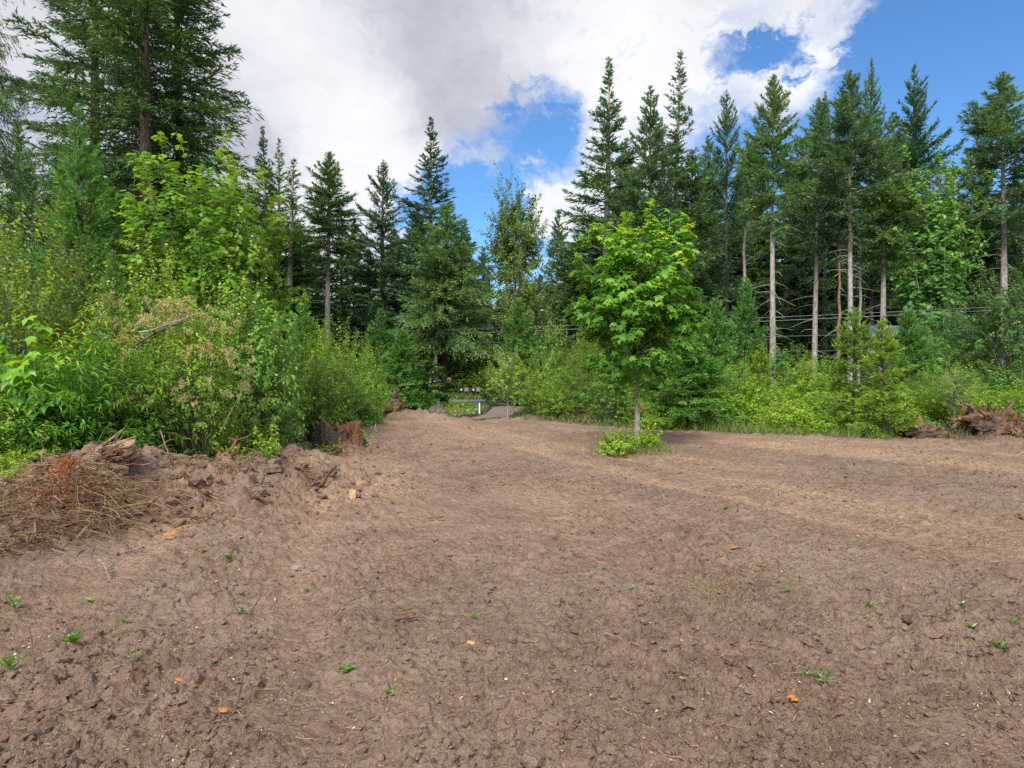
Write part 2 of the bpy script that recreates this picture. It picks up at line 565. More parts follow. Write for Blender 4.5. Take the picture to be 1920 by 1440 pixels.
foliage_mat('dead_twigs', [(0, (0.098, 0.058, 0.033)), (.5, (0.196, 0.124, 0.066)), (1, (0.350, 0.234, 0.127))], .05, .02, .6)
foliage_mat('wood_chips', [(0, (.14, .085, .055)), (.4, (.27, .17, .10)), (.75, (.40, .27, .16)), (.92, (.42, .17, .06)), (1, (.62, .50, .36))], .02, .02, .6)
wood_mat('bark_grey', (.19, .165, .148), (.44, .40, .365), (.28, .29, .235), 9, .35)
wood_mat('bark_brown', (.060, .046, .037), (.155, .122, .098), (.11, .10, .08), 9, .3)
wood_mat('bark_dark', (.035, .028, .024), (.085, .068, .056), None, 9, .3)
wood_mat('bark_pale', (.20, .18, .155), (.40, .37, .33), (.16, .16, .12), 12, .6)
wood_mat('bark_red', (.14, .075, .045), (.28, .19, .14), None, 12, .3)
wood_mat('rotten_wood', (.080, .042, .028), (.22, .105, .058), (.29, .185, .115), 9, .25, 1.0, .04)
wood_mat('root_wood', (.085, .052, .038), (.27, .145, .085), (.18, .130, .100), 7, .5, 1.0, .03)
wood_mat('root_dirt', (.055, .038, .030), (.14, .095, .072), (.20, .10, .055), 7, 1.0, 1.0, .03)
wood_mat('stump_bark', (.040, .036, .026), (.12, .10, .078), (.075, .095, .035), 10, .25, 1.0, .04)
wood_mat('fresh_wood', (.42, .22, .10), (.60, .40, .24), None, 14, .2, .4, .01)
wood_mat('orange_wood', (.22, .085, .032), (.46, .22, .085), None, 12, .2, .4, .01)
wood_mat('stick_wood', (.13, .10, .08), (.27, .215, .165), None, 16, .3, .4, .01)
wood_mat('shredded_wood', (.15, .095, .065), (.40, .27, .18), None, 16, .12, 1.0, .02)
plain_mat('stone', (.17, .135, .11), .9, (.25, .20, .165), 9)
plain_mat('boulder', (.060, .052, .042), .95, (.13, .115, .095), 5)
plain_mat('pale_wall', (.42, .56, .66), .6, (.36, .50, .60), 3)
plain_mat('metal_roof', (.30, .38, .42), .45, (.24, .31, .35), 3, .2)
plain_mat('white_paint', (.80, .80, .78), .5, (.72, .72, .70), 8)
plain_mat('blue_plastic', (.05, .12, .35), .5)
plain_mat('black_metal', (.012, .013, .018), .75, (.03, .03, .035))
plain_mat('silver_metal', (.35, .36, .38), .4, (.25, .26, .28), 5, .6)
plain_mat('orange_tape', (.75, .10, .02), .5)
plain_mat('pink_wood', (.55, .16, .12), .7, (.66, .30, .22), 30)
plain_mat('cable_metal', (.20, .21, .22), .5, (.16, .17, .18))


def build_dirt():
    m, b = new_mat('dirt')
    tcn = b.add('ShaderNodeTexCoord')
    P = tcn.outputs['Object']
    v = b.add('ShaderNodeAttribute', attribute_name='veg').outputs['Fac']
    dry = b.add('ShaderNodeAttribute', attribute_name='dry').outputs['Fac']
    n0 = b.noise(P, .55, 5, .6, .4)
    n1 = b.noise(P, 3.2, 6, .65)
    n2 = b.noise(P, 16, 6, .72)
    n3 = b.noise(P, 60, 4, .75)
    col = b.mix(b.remap(n1, .30, .70), (0.195, 0.128, 0.093, 1), (0.306, 0.209, 0.161, 1))
    col = b.mix(b.remap(n0, .42, .66, 0, .55), col, (0.373, 0.268, 0.205, 1))
    col = b.mix(b.remap(n2, .48, .70, 0, .65), col, (0.122, 0.078, 0.056, 1))  # damp dark crumbs by noise, doubling as painted shade in gaps between clods
    col = b.mix(b.remap(n3, .52, .72, 0, .6), col, (0.505, 0.362, 0.269, 1))
    col = b.mix(b.remap(b.noise(P, 38, 4, .75), .56, .72, 0, .6), col, (0.108, 0.069, 0.050, 1))
    straw = b.math('MULTIPLY', dry, b.remap(b.noise(P, 13, 5, .75), .40, .62, .1, .9))
    col = b.mix(straw, col, (0.557, 0.370, 0.211, 1))
    red = b.remap(b.noise(P, 5.5, 5, .7), .66, .76, 0, .5)
    col = b.mix(red, col, (0.347, 0.162, 0.087, 1))
    n5 = b.noise(P, 130, 3, .8)
    col = b.mix(b.remap(n5, .56, .70, 0, .6), col, (0.448, 0.361, 0.295, 1))
    litter = b.mix(b.remap(n2, .4, .65), (.040, .034, .022, 1), (.055, .075, .025, 1))
    litter = b.mix(b.remap(n1, .45, .6, 0, .6), litter, (.09, .065, .045, 1))
    col = b.mix(v, col, litter)
    p = b.add('ShaderNodeBsdfPrincipled')
    p.inputs['Roughness'].default_value = .95
    p.inputs['Specular IOR Level'].default_value = .12
    b.put(p.inputs['Base Color'], col)
    vo = b.add('ShaderNodeTexVoronoi')
    vo.feature = 'SMOOTH_F1'
    vo.inputs['Scale'].default_value = 15
    vo.inputs['Smoothness'].default_value = .25
    wv = b.vmath('ADD', P, b.vmath('SCALE', b.vmath('SUBTRACT', b.noise(P, 18, 3, .6, out=1), (.5, .5, .5)), .09))
    b.put(vo.inputs['Vector'], wv)
    bp = b.add('ShaderNodeBump')
    bp.inputs['Strength'].default_value = 1.0
    bp.inputs['Distance'].default_value = .045
    hgt = b.math('ADD', b.math('MULTIPLY', n2, 1.0), b.math('MULTIPLY', n3, .55))
    hgt = b.math('SUBTRACT', hgt, b.math('MULTIPLY', vo.outputs['Distance'], .9))
    b.put(bp.inputs['Height'], hgt)
    b.l.new(bp.outputs[0], p.inputs['Normal'])
    finish(b, p.outputs[0])


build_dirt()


def build_clod():
    m, b = new_mat('dirt_clod')
    tcn = b.add('ShaderNodeTexCoord')
    at = b.add('ShaderNodeAttribute', attribute_name='tint').outputs['Fac']
    col = b.ramp(at, [(0, (0.115, 0.080, 0.062)), (.5, (0.165, 0.118, 0.094)), (1, (0.225, 0.168, 0.136))])
    n = b.noise(tcn.outputs['Object'], 40, 4, .7)
    col = b.mix(b.remap(n, .5, .75, 0, .45), col, (0.293, 0.213, 0.168, 1))
    p = b.add('ShaderNodeBsdfPrincipled')
    p.inputs['Roughness'].default_value = .95
    p.inputs['Specular IOR Level'].default_value = .12
    b.put(p.inputs['Base Color'], col)
    bp = b.add('ShaderNodeBump')
    bp.inputs['Strength'].default_value = .9
    bp.inputs['Distance'].default_value = .015
    b.put(bp.inputs['Height'], n)
    b.l.new(bp.outputs[0], p.inputs['Normal'])
    finish(b, p.outputs[0])


build_clod()


def gravel_mat(name, c1, c2):
    m, b = new_mat(name)
    tcn = b.add('ShaderNodeTexCoord')
    n1 = b.noise(tcn.outputs['Object'], 14, 5, .8)
    n2 = b.noise(tcn.outputs['Object'], .6, 4, .6)
    col = b.mix(b.remap(n1, .35, .65), c1, c2)
    col = b.mix(b.remap(n2, .45, .65, 0, .4), col, tuple(x * .75 for x in c1))
    p = b.add('ShaderNodeBsdfPrincipled')
    p.inputs['Roughness'].default_value = .9
    b.put(p.inputs['Base Color'], col)
    finish(b, p.outputs[0])


gravel_mat('road_gravel', (.13, .13, .14), (.21, .21, .225))
gravel_mat('drive_gravel', (.145, .112, .090), (.195, .152, .125))
M = MATS


# ------------------------------------------------------------------ object helpers
def tag(o, label=None, cat=None, group=None, kind=None):
    if label:
        o['label'] = label
    if cat:
        o['category'] = cat
    if group:
        o['group'] = group
    if kind:
        o['kind'] = kind
    return o


def obj(name, me, parent=None, loc=(0, 0, 0), rot=(0, 0, 0), sc=(1, 1, 1)):
    o = bpy.data.objects.new(name, me)
    COL.objects.link(o)
    o.location, o.rotation_euler, o.scale = loc, rot, sc
    if parent:
        o.parent = parent
    return o


def thing(name, label, cat, loc, rotz=0.0, sc=(1, 1, 1), group=None):
    o = bpy.data.objects.new(name, None)
    COL.objects.link(o)
    o.empty_display_size = .2
    o.location, o.rotation_euler, o.scale = loc, (0, 0, rotz), sc
    return tag(o, label, cat, group)


# ------------------------------------------------------------------ conifers
def conifer(seed, H, base, Rm, needles='fir_needles', bark='bark_brown', whorl=.42, nper=5.5, prof=.75, el_top=50, el_bot=-8, droop=.25, up=.12,
            tw=.13, tuft=.17, tw_w=.036, tsp=.075, gap=.12, r0=.2, dead=14, top_bare=0.0, fullness=1.0, sag=.35, irregular=.25, bend=.15, inner=.12, twl=.34, lowt=(.10, .65)):
    """one conifer; returns (trunk mesh, crown mesh)"""
    rs = np.random.RandomState(seed)
    # trunk
    K = 12
    s = np.linspace(0, 1, K)
    bx = bend * (np.sin(s * 3.1 + rs.rand() * 6) - np.sin(rs.rand() * 0)) * s
    by = bend * np.cos(s * 2.7 + rs.rand() * 6) * s
    tp = np.stack([bx * 1.0, by * 1.0, s * H], -1)

    def trunk_at(z):
        return np.stack([np.interp(z, tp[:, 2], tp[:, 0]), np.interp(z, tp[:, 2], tp[:, 1]), z], -1)
    rad = r0 * (1 - s) ** .85 + .012
    rad[0] *= 1.25
    wood = Geo()
    V, Q = tubes(tp[None], rad[None], 9)
    wood.add(V, Q)
    # branches
    zs, az = [], []
    z = base
    k = 0
    while z < H - .12:
        n = max(3, int(round(nper + rs.randn() * .9)))
        a0 = rs.rand() * 6.28
        for i in range(n):
            if rs.rand() < gap:
                continue
            zs.append(z + rs.randn() * whorl * .22)
            az.append(a0 + i * 6.283 / n + rs.randn() * .3)
        t = (z - base) / (H - base)
        z += whorl * (1.0 - .55 * t) * (0.8 + .4 * rs.rand())
    zs, az = np.clip(np.array(zs), base * .9, H - .05), np.array(az)
    t = np.clip((zs - base) / (H - base), 0, 1)
    low = np.clip(t / lowt[0], 0.0, 1) * (1 - lowt[1]) + lowt[1]
    L = Rm * (1 - t) ** prof * low * (1 + irregular * rs.randn(len(zs)))
    # large-scale lopsidedness: sectors and heights that are thin or full
    L *= 1 + irregular * .8 * np.sin(az * 2 + zs * 1.1 + seed) * np.sin(zs * 1.7 + seed * .7)
    L = np.clip(L, .10, Rm * 1.08)
    el = R(el_bot) + (R(el_top) - R(el_bot)) * t ** 1.3 + rs.randn(len(zs)) * .09
    dirh = np.stack([np.cos(az), np.sin(az), np.zeros_like(az)], -1)
    org = trunk_at(zs)
    Kb = 5

    def bpos(idx, s):
        """point on branch idx at fraction s"""
        l = L[idx]
        h = l * s * np.cos(el[idx])
        dz = l * (s * np.sin(el[idx]) - droop * s ** 2 + up * s ** 3)
        return org[idx] + dirh[idx] * h[:, None] + np.stack([0 * dz, 0 * dz, dz], -1)

    nb_ = len(zs)
    ss = np.linspace(0, 1, Kb)
    P = np.stack([bpos(np.arange(nb_), np.full(nb_, q)) for q in ss], 1)
    rb = (np.clip(.010 + .011 * L, .008, .05)[:, None] * (1 - .82 * ss[None]))
    V, Q = tubes(P, rb, 3)
    wood.add(V, Q)
    if dead:
        nd = dead
        zd = rs.uniform(max(.8, base * .25), base + .25 * (H - base), nd)
        ad = rs.rand(nd) * 6.28
        ld = rs.uniform(.4, 1.9, nd) * min(1, Rm / 2.0)
        o = trunk_at(zd)
        dh = np.stack([np.cos(ad), np.sin(ad), np.zeros(nd)], -1)
        sl = rs.uniform(-.35, .25, nd)
        Pd = np.stack([o + dh * (ld * q)[:, None] + np.stack([0 * ld, 0 * ld, ld * (sl * q - .25 * q * q)], -1) + rs.randn(nd, 3) * .03 * q for q in np.linspace(0, 1, 4)], 1)
        V, Q = tubes(Pd, np.full((nd, 1), .016) * np.array([[1, .8, .55, .25]]), 3)
        wood.add(V, Q)
    tm = wood.mesh('trunk', [M[bark]])
    # twigs
    cnt = np.maximum(2, (L / tw * fullness).astype(int)) * 2
    idx = np.repeat(np.arange(nb_), cnt)
    N = len(idx)
    sfrac = inner + (1 - inner) * rs.rand(N) ** .85
    p0 = bpos(idx, sfrac)
    p1 = bpos(idx, np.minimum(sfrac + .03, 1.03))
    tang = unit(p1 - p0 + 1e-6)
    side = np.where(rs.rand(N) < .5, 1, -1)
    ang = rs.uniform(.35, 1.05, N) * side
    ca, sa = np.cos(ang), np.sin(ang)
    td = np.stack([tang[:, 0] * ca - tang[:, 1] * sa, tang[:, 0] * sa + tang[:, 1] * ca, tang[:, 2] + rs.randn(N) * .18], -1)
    td = unit(td)
    tl = np.clip(L[idx] * (twl * (1 - sfrac) + .13) * rs.uniform(.5, 1.25, N), .10, 1.0)
    m = np.maximum(2, (tl / tsp).astype(int))
    ti = np.repeat(np.arange(N), m)
    n2 = len(ti)
    u = rs.rand(n2)
    pos = p0[ti] + td[ti] * (tl[ti] * u)[:, None]
    pos[:, 2] -= sag * tl[ti] * u * u
    rv = unit(rs.randn(n2, 3))
    ax = unit(td[ti] * 1.0 + rv * .5 + np.array([0, 0, .12]) - np.array([0, 0, 1.0]) * (sag * u * .9)[:, None])
    nrm = unit(rs.randn(n2, 3) * .55 + np.array([0, 0, 1.0]))
    size = rs.uniform(.65, 1.25, n2)
    shrink = np.clip(.55 + .6 * L[idx][ti] / max(Rm * .5, .3), .55, 1.0)
    bt = rs.rand(nb_)
    tint = np.clip(.14 + .34 * bt[idx][ti] + .22 * rs.rand(N)[ti] + .20 * u + .18 * rs.randn(n2) * .6, 0, 1)
    crown = Geo()
    emit(crown, 'tri', pos, ax, nrm, tuft * size * shrink, tw_w * size, tint)
    # leader
    nl = 26
    zl = rs.uniform(H - .55, H, nl)
    pl = trunk_at(zl)
    pl[:, 2] = zl
    axl = unit(rs.randn(nl, 3) * .55 + np.array([0, 0, 1.0]))
    emit(crown, 'tri', pl, axl, unit(rs.randn(nl, 3)), tuft * .8, tw_w * .9, rs.uniform(.3, .8, nl))
    cm = crown.mesh('crown', [M[needles]])
    return tm, cm


def tree_at(name, label, cat, meshes, px, Y, top=None, H0=None, wpx=None, R0=None, rot=0.0, group=None, parts=('trunk', 'crown'), zoff=-.05):
    """place a tree so that its top stands at photo height `top`; wpx = half width in photo pixels"""
    x = PX(px, Y)
    g = gm(x, Y) + zoff
    sz = 1.0
    if top is not None:
        sz = (PZ(top, Y) - g) / H0
    sx = sz
    if wpx is not None:
        sx = (wpx / F * Y) / R0
    t = thing(name, label, cat, (x, Y, g), rot, (sx, sx, sz), group)
    for nm, me in zip(parts, meshes):
        if me is not None:
            obj(nm, me, t)
    return t


# ------------------------------------------------------------------ broadleaf trees and shrubs
def broadleaf(seed, H, Rx, n_shoots, leaves, mat, bark='bark_brown', shape='oval', llen=.06, lwid=.04, trunk=0.0, r0=.05, shoot=.4, zc=None, rz=None,
              stems=5, lump=.35, droop=.3, tipglow=.2, shell=.45, flat=.35, upshoots=.12, lean=0.0, base_r=.18, topbias=0.0, tint0=.12, Ry=None, wood_sides=4, ret_leaves=0, notch=0):
    rs = np.random.RandomState(seed)
    Ry = Ry or Rx
    zc = H * .55 if zc is None else zc
    rz = (H - zc) if rz is None else rz
    d = unit(rs.randn(n_shoots, 3))
    r = rs.rand(n_shoots) ** shell
    # lumpy outline
    ph = rs.rand(6) * 6.28
    a = np.arctan2(d[:, 1], d[:, 0])
    lob = 1 + lump * (.5 * np.sin(2 * a + ph[0] + 2 * d[:, 2]) + .5 * np.sin(3 * a + ph[1] - 4 * d[:, 2] + ph[3]) + .35 * np.sin(5 * a + 5 * d[:, 2] + ph[2]))
    c = d * (r * lob)[:, None] * np.array([Rx, Ry, rz])
    c[:, 0] += lean * (c[:, 2] / max(rz, .1))
    c[:, 2] += zc
    # keep above ground
    lowlim = .06 if trunk <= 0 else trunk * .75
    c[:, 2] = np.where(c[:, 2] < lowlim, lowlim + rs.rand(n_shoots) * .35 * H * (1 if trunk <= 0 else .3), c[:, 2])
    out = unit(np.stack([c[:, 0], c[:, 1], (c[:, 2] - zc) * .7], -1) + 1e-6)
    sd_ = unit(out * .9 + np.array([0, 0, .55]) + rs.randn(n_shoots, 3) * .35)
    sl = shoot * rs.uniform(.55, 1.3, n_shoots)
    isup = rs.rand(n_shoots) < upshoots
    sd_[isup] = unit(np.array([0, 0, 1.0]) + rs.randn(isup.sum(), 3) * .25 + out[isup] * .3)
    sl[isup] *= 1.5
    # wood: main stems, limbs to each shoot, shoots
    wood = Geo()
    K = 6
    if trunk > 0:
        tp = np.stack([np.stack([lean * .6 * q * q + .03 * rs.randn() * H * .15 * q, .03 * rs.randn() * H * .15 * q, q * (zc + rz * .75)], -1) for q in np.linspace(0, 1, K)])
        tr = r0 * (1 - .86 * np.linspace(0, 1, K) ** .9)
        V, Q = tubes(tp[None], tr[None], 8)
        wood.add(V, Q)
        za = np.clip(c[:, 2] - np.hypot(c[:, 0], c[:, 1]) * rs.uniform(.2, .8, n_shoots) - .05, trunk * .88, zc + rz * .7)
        p0 = np.stack([np.interp(za, tp[:, 2], tp[:, i]) for i in range(3)], -1)
    else:
        sx_ = rs.randn(stems, 2) * base_r
        st = rs.randint(0, stems, n_shoots)
        p0 = np.stack([sx_[st][:, 0], sx_[st][:, 1], np.zeros(n_shoots) - .03], -1)
    nmax = min(n_shoots, 260 if trunk > 0 else 130)
    sel = rs.permutation(n_shoots)[:nmax]
    ss = np.linspace(0, 1, 5)
    A, Bp = p0[sel], c[sel]
    Pl = np.stack([A + (Bp - A) * np.stack([q ** 1.15 + 0 * Bp[:, 0], q ** 1.15 + 0 * Bp[:, 0], q ** (.85 if trunk <= 0 else 1.0) + 0 * Bp[:, 0]], -1) + rs.randn(nmax, 3) * .035 * (q > 0) * (q < 1) for q in ss], 1)
    lr = (.005 + .035 * r0 + .004 * rs.rand(nmax))[:, None] * (1.25 - .95 * ss[None])
    V, Q = tubes(Pl, lr, 3)
    wood.add(V, Q)
    E = np.stack([c, c + sd_ * (sl * .55)[:, None], c + sd_ * sl[:, None] - np.array([0, 0, 1.0]) * (droop * .3 * sl)[:, None]], 1)
    V, Q = tubes(E, np.full((n_shoots, 1), .0045 + .012 * r0) * np.array([[1.0, .7, .3]]), 3)
    wood.add(V, Q)
    tm = wood.mesh('stem', [M[bark]])
    # leaves
    n = n_shoots * leaves
    si = np.repeat(np.arange(n_shoots), leaves)
    u = np.tile((np.arange(leaves) + .5) / leaves, n_shoots) + rs.randn(n) * .05
    pos = c[si] + sd_[si] * (sl[si] * u)[:, None] - np.array([0, 0, 1.0]) * (droop * .3 * sl[si] * u * u)[:, None]
    perp = unit(np.cross(sd_[si], unit(rs.randn(n, 3))))
    perp[:, 2] *= .6
    ax = unit(sd_[si] * .35 + perp * 1.0 - np.array([0, 0, droop]))
    pos = pos + perp * (llen * .25)
    nr = unit(np.array([0, 0, 1.0]) * (1 - flat * .3) + out[si] * .45 + rs.randn(n, 3) * flat)
    sz = rs.uniform(.6, 1.2, n)
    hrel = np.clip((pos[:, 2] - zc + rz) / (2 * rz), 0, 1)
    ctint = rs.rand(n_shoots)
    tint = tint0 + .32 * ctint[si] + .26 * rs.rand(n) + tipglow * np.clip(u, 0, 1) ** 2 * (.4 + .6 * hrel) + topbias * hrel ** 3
    tint = np.clip(tint, 0, 1)
    keep = np.ones(n, bool)
    big = None
    if ret_leaves:
        front = -pos[:, 1] + .35 * np.abs(pos[:, 0]) + .25 * (pos[:, 2] - zc) + rs.rand(n) * .4
        b_i = np.argsort(-front)[:ret_leaves]
        keep[b_i] = False
        big = (pos[b_i], ax[b_i], nr[b_i], sz[b_i], tint[b_i])
    lf = Geo()
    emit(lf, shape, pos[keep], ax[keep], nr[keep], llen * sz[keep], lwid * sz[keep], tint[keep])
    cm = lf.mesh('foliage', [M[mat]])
    if ret_leaves:
        return tm, cm, big
    return tm, cm


def shrub_at(name, label, meshes, px, Y, top=None, H0=None, wpx=None, R0=None, rot=0.0, group=None, cat='shrub', parts=('stems', 'foliage'), zoff=-.04):
    return tree_at(name, label, cat, meshes, px, Y, top, H0, wpx, R0, rot, group, parts, zoff)

# ================================================================== SETTING
def build_ground():
    dense = np.linspace(-.84, .84, 366)
    side = .84 + np.cumsum(.006 * 1.16 ** np.arange(36))
    tcol = np.concatenate([-side[::-1], dense, side])
    k = 683 * 1.6
    near = k / np.linspace(k / 1.9, k / 5.6, 290)
    mid = k / np.linspace(k / 5.6, k / 26.0, 235)[1:]
    back = np.array([-400, -120, -40, -15, -8, -4, -2, -1, -.3, .3, .8, 1.2, 1.5, 1.7])
    far = 26.0 * 1.045 ** np.arange(1, 40)
    far2 = far[-1] * 1.4 ** np.arange(1, 12)
    fine_t = np.empty(2 * len(tcol) - 1)
    fine_t[::2] = tcol
    fine_t[1::2] = (tcol[1:] + tcol[:-1]) / 2
    A = np.concatenate([back, near])
    B = np.concatenate([mid, far, far2])

    def sheet(Yr, t):
        Yg, Tg = np.meshgrid(Yr, t, indexing='ij')
        return (Tg * np.sqrt(Yg ** 2 + 2.5)).ravel(), Yg.ravel()
    xa, ya = sheet(A, fine_t)
    xb, yb = sheet(B, tcol)
    x, y = np.concatenate([xa, xb]), np.concatenate([ya, yb])
    vg = veg(x, y)
    near_m = np.clip((60 - np.hypot(x, y)) / 20, 0, 1)
    z = macro(x, y) * near_m + fine(x, y) * (1 - .6 * vg) * np.clip((34 - np.hypot(x, y)) / 8, 0, 1)
    z = np.where(np.hypot(x, y) > 120, np.minimum(z, 0.0), z)
    th = np.arctan2(x + 4.5, 29 - y)
    rr = np.hypot(x + 4.5, 29 - y)
    streak = fbm(th * 9, rr / 7, 3, 71)
    dry = np.clip(.18 + 1.3 * streak, 0, 1) * np.clip((y - 3.5) / 6, 0, 1)
    dry = np.maximum(dry, .8 * rutmask(x, y) * np.clip((y - 3) / 5, .0, 1))

    def quads(nr, nc, o):
        i = np.arange(nr - 1)[:, None] * nc + np.arange(nc - 1)[None] + o
        return np.stack([i, i + 1, i + nc + 1, i + nc], -1).reshape(-1, 4)
    na, nb2 = len(fine_t), len(tcol)
    o = len(xa)
    top = (len(A) - 1) * na
    c = np.arange(nb2 - 1)
    T3 = np.concatenate([np.stack([top + 2 * c, top + 2 * c + 1, o + c], -1), np.stack([top + 2 * c + 1, o + c + 1, o + c], -1), np.stack([top + 2 * c + 1, top + 2 * c + 2, o + c + 1], -1)])
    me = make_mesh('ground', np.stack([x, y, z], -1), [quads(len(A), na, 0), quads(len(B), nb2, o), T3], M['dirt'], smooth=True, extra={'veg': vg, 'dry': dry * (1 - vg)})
    tag(obj('ground', me), kind='structure', label='bare brown tilled dirt of the clearing', )


build_ground()


def strip(name, pts, width, mat, lift, n=60, label=None, sink=False):
    """a road ribbon that follows the terrain"""
    pts = np.array(pts, float)
    s = np.linspace(0, len(pts) - 1, n)
    cx, cyy = np.interp(s, range(len(pts)), pts[:, 0]), np.interp(s, range(len(pts)), pts[:, 1])
    wd = np.interp(s, range(len(pts)), width)
    tx, ty = np.gradient(cx), np.gradient(cyy)
    l = np.hypot(tx, ty)
    nx, ny = -ty / l, tx / l
    rows = []
    cr = np.linspace(-1, 1, 9)
    for c in cr:
        e = wd * (c + (.06 * perlin(s * 2.1, s * 0 + c, 91) if abs(c) > .9 else 0))
        rows.append(np.stack([cx + nx * e, cyy + ny * e], -1))
    G = np.stack(rows, 1)
    X, Y = G[..., 0], G[..., 1]
    Z = macro(X, Y) * np.clip((60 - np.hypot(X, Y)) / 20, 0, 1) + lift + .03 * (1 - cr[None] ** 2) - .06 * (np.abs(cr[None]) > .99)
    if sink:
        Z = Z - .10 * np.clip((s[:, None] / s[-1] - .80) / .20, 0, 1)
    V = np.stack([X, Y, Z], -1).reshape(-1, 3)
    i = np.arange(n - 1)[:, None] * 9 + np.arange(8)[None]
    Q = np.stack([i, i + 9, i + 10, i + 1], -1).reshape(-1, 4)
    me = make_mesh(name, V, [Q], M[mat], smooth=True)
    return tag(obj(name, me), label=label, kind='structure')


strip('road', [(-70, 44), (-20, 39.5), (-4, 38), (4, 37.6), (30, 36), (80, 28)], [3.4] * 6, 'road_gravel', .04, 90, 'grey gravelled road passing behind the trees')
strip('driveway', [(PX(965, 36), 36), (PX(957, 31), 31), (PX(938, 27), 27), (PX(905, 24), 24), (PX(885, 22.0), 22.0)], [1.6, 1.0, .70, .62, .35], 'drive_gravel', .012, 40, 'pale gravel track joining the clearing to the road', True)


def build_hill(name, cx, cyy, rx, ry, h, seed, label):
    u = np.linspace(-1, 1, 120)
    v = np.linspace(-1, 1, 60)
    U, Vv = np.meshgrid(u, v, indexing='ij')
    r2 = np.clip(1 - U ** 2, 0, 1) * np.clip(1 - Vv ** 2, 0, 1)
    x, y = cx + U * rx, cyy + Vv * ry
    z = h * r2 * (1 + .10 * fbm(x / 160, y / 160, 4, seed)) + 6 * np.abs(perlin(x / 14, y / 14, seed + 3)) * (r2 > .02) - 3
    nr, nc = U.shape
    i = np.arange(nr - 1)[:, None] * nc + np.arange(nc - 1)[None]
    Q = np.stack([i, i + nc, i + nc + 1, i + 1], -1).reshape(-1, 4)
    me = make_mesh(name, np.stack([x.ravel(), y.ravel(), z.ravel()], -1), [Q], M['hill'], smooth=True)
    tag(obj(name, me), label=label, kind='structure')


def hill_material():
    m, b = new_mat('hill')
    tcn = b.add('ShaderNodeTexCoord')
    n = b.noise(tcn.outputs['Object'], .09, 5, .7)
    p = b.add('ShaderNodeBsdfPrincipled')
    p.inputs['Roughness'].default_value = 1
    p.inputs['Specular IOR Level'].default_value = 0.0
    b.put(p.inputs['Base Color'], b.mix(b.remap(n, .35, .65), (.022, .042, .030, 1), (.050, .082, .050, 1)))
    finish(b, p.outputs[0])


hill_material()
build_hill('hills', 760, 900, 640, 380, 215, 5, 'forested hillside far behind the trees')

# ================================================================== TREES
TALL = dict(whorl=.50, tw=.125, tsp=.085)
# kinds of conifer: (meshes, height, radius)
KIND = {}


def kind(name, H, Rm, seed, **kw):
    f = kw.pop('boost', (1.15, 1.30, 2.5))
    kw['tuft'] = kw['tuft'] * f[0]
    kw['tw_w'] = kw['tw_w'] * f[1]
    kw['fullness'] = kw.get('fullness', 1.0) * f[2]
    KIND[name] = (conifer(seed, H, Rm=Rm, **kw), H, Rm)


# old broad fir, crown runs far down
kind('old_fir', 24, 4.6, 11, base=3.0, needles='fir_needles', bark='bark_brown', whorl=.62, nper=6, prof=.62, el_top=40, el_bot=-12, droop=.30, up=.22, tw=.14, tuft=.20, tw_w=.048, tsp=.085, gap=.08, r0=.34, irregular=.22, boost=(1.2, 1.3, 1.25))
kind('old_fir_b', 25, 4.2, 12, base=4.0, needles='fir_needles', bark='bark_brown', whorl=.70, nper=5.5, prof=.55, el_top=40, el_bot=-15, droop=.32, up=.22, tw=.14, tuft=.20, tw_w=.048, tsp=.085, gap=.18, r0=.34, irregular=.30, boost=(1.2, 1.3, 1.25))
kind('drooping_spruce', 20, 4.2, 13, base=2.0, needles='fir_needles_dark', bark='bark_dark', whorl=.60, nper=6, prof=.6, el_top=25, el_bot=-28, droop=.42, up=.2, tw=.12, tuft=.16, tw_w=.036, tsp=.07, gap=.1, r0=.3, irregular=.22, sag=.9, boost=(1.2, 1.3, 1.25))
# slender forest firs
kind('spire', 18, 2.3, 21, base=4.5, needles='fir_needles_dark', bark='bark_grey', whorl=.50, nper=5.8, inner=.05, prof=1.0, el_top=55, el_bot=0, droop=.22, up=.22, tuft=.18, tw_w=.045, gap=.15, r0=.19, irregular=.30, dead=22, fullness=.9)
kind('spire_b', 18, 2.2, 22, base=5.0, needles='fir_needles', bark='bark_grey', whorl=.52, nper=5.8, inner=.05, prof=1.0, el_top=52, el_bot=4, droop=.22, up=.2, tuft=.18, tw_w=.042, gap=.2, r0=.19, irregular=.35, dead=22, fullness=.8)
kind('open_fir', 16, 2.6, 23, base=4.2, needles='fir_needles_dark', bark='bark_brown', whorl=.55, nper=5.8, inner=.05, prof=.72, el_top=62, el_bot=6, droop=.15, up=.2, tuft=.17, tw_w=.040, gap=.18, r0=.19, irregular=.26, dead=22, fullness=.75)
kind('bare_trunk_fir', 18, 2.5, 24, base=9.2, needles='fir_needles', bark='bark_grey', whorl=.36, nper=6, inner=.05, lowt=(.42, .22), prof=.80, el_top=58, el_bot=2, droop=.22, up=.2, tuft=.18, tw_w=.044, gap=.15, r0=.195, irregular=.35, dead=34)
kind('bare_trunk_fir_b', 18, 2.7, 25, base=8.8, needles='fir_needles_blue', bark='bark_grey', whorl=.36, nper=6, inner=.05, lowt=(.42, .22), prof=.76, el_top=52, el_bot=0, droop=.24, up=.2, tuft=.18, tw_w=.044, gap=.18, r0=.18, irregular=.38, dead=34)
kind('broad_fir', 17, 3.4, 26, base=1.8, needles='fir_needles_blue', bark='bark_brown', whorl=.46, nper=6, prof=.70, el_top=50, el_bot=-4, droop=.22, up=.2, tuft=.18, tw_w=.046, gap=.08, r0=.24, irregular=.25, boost=(1.2, 1.4, 1.8))
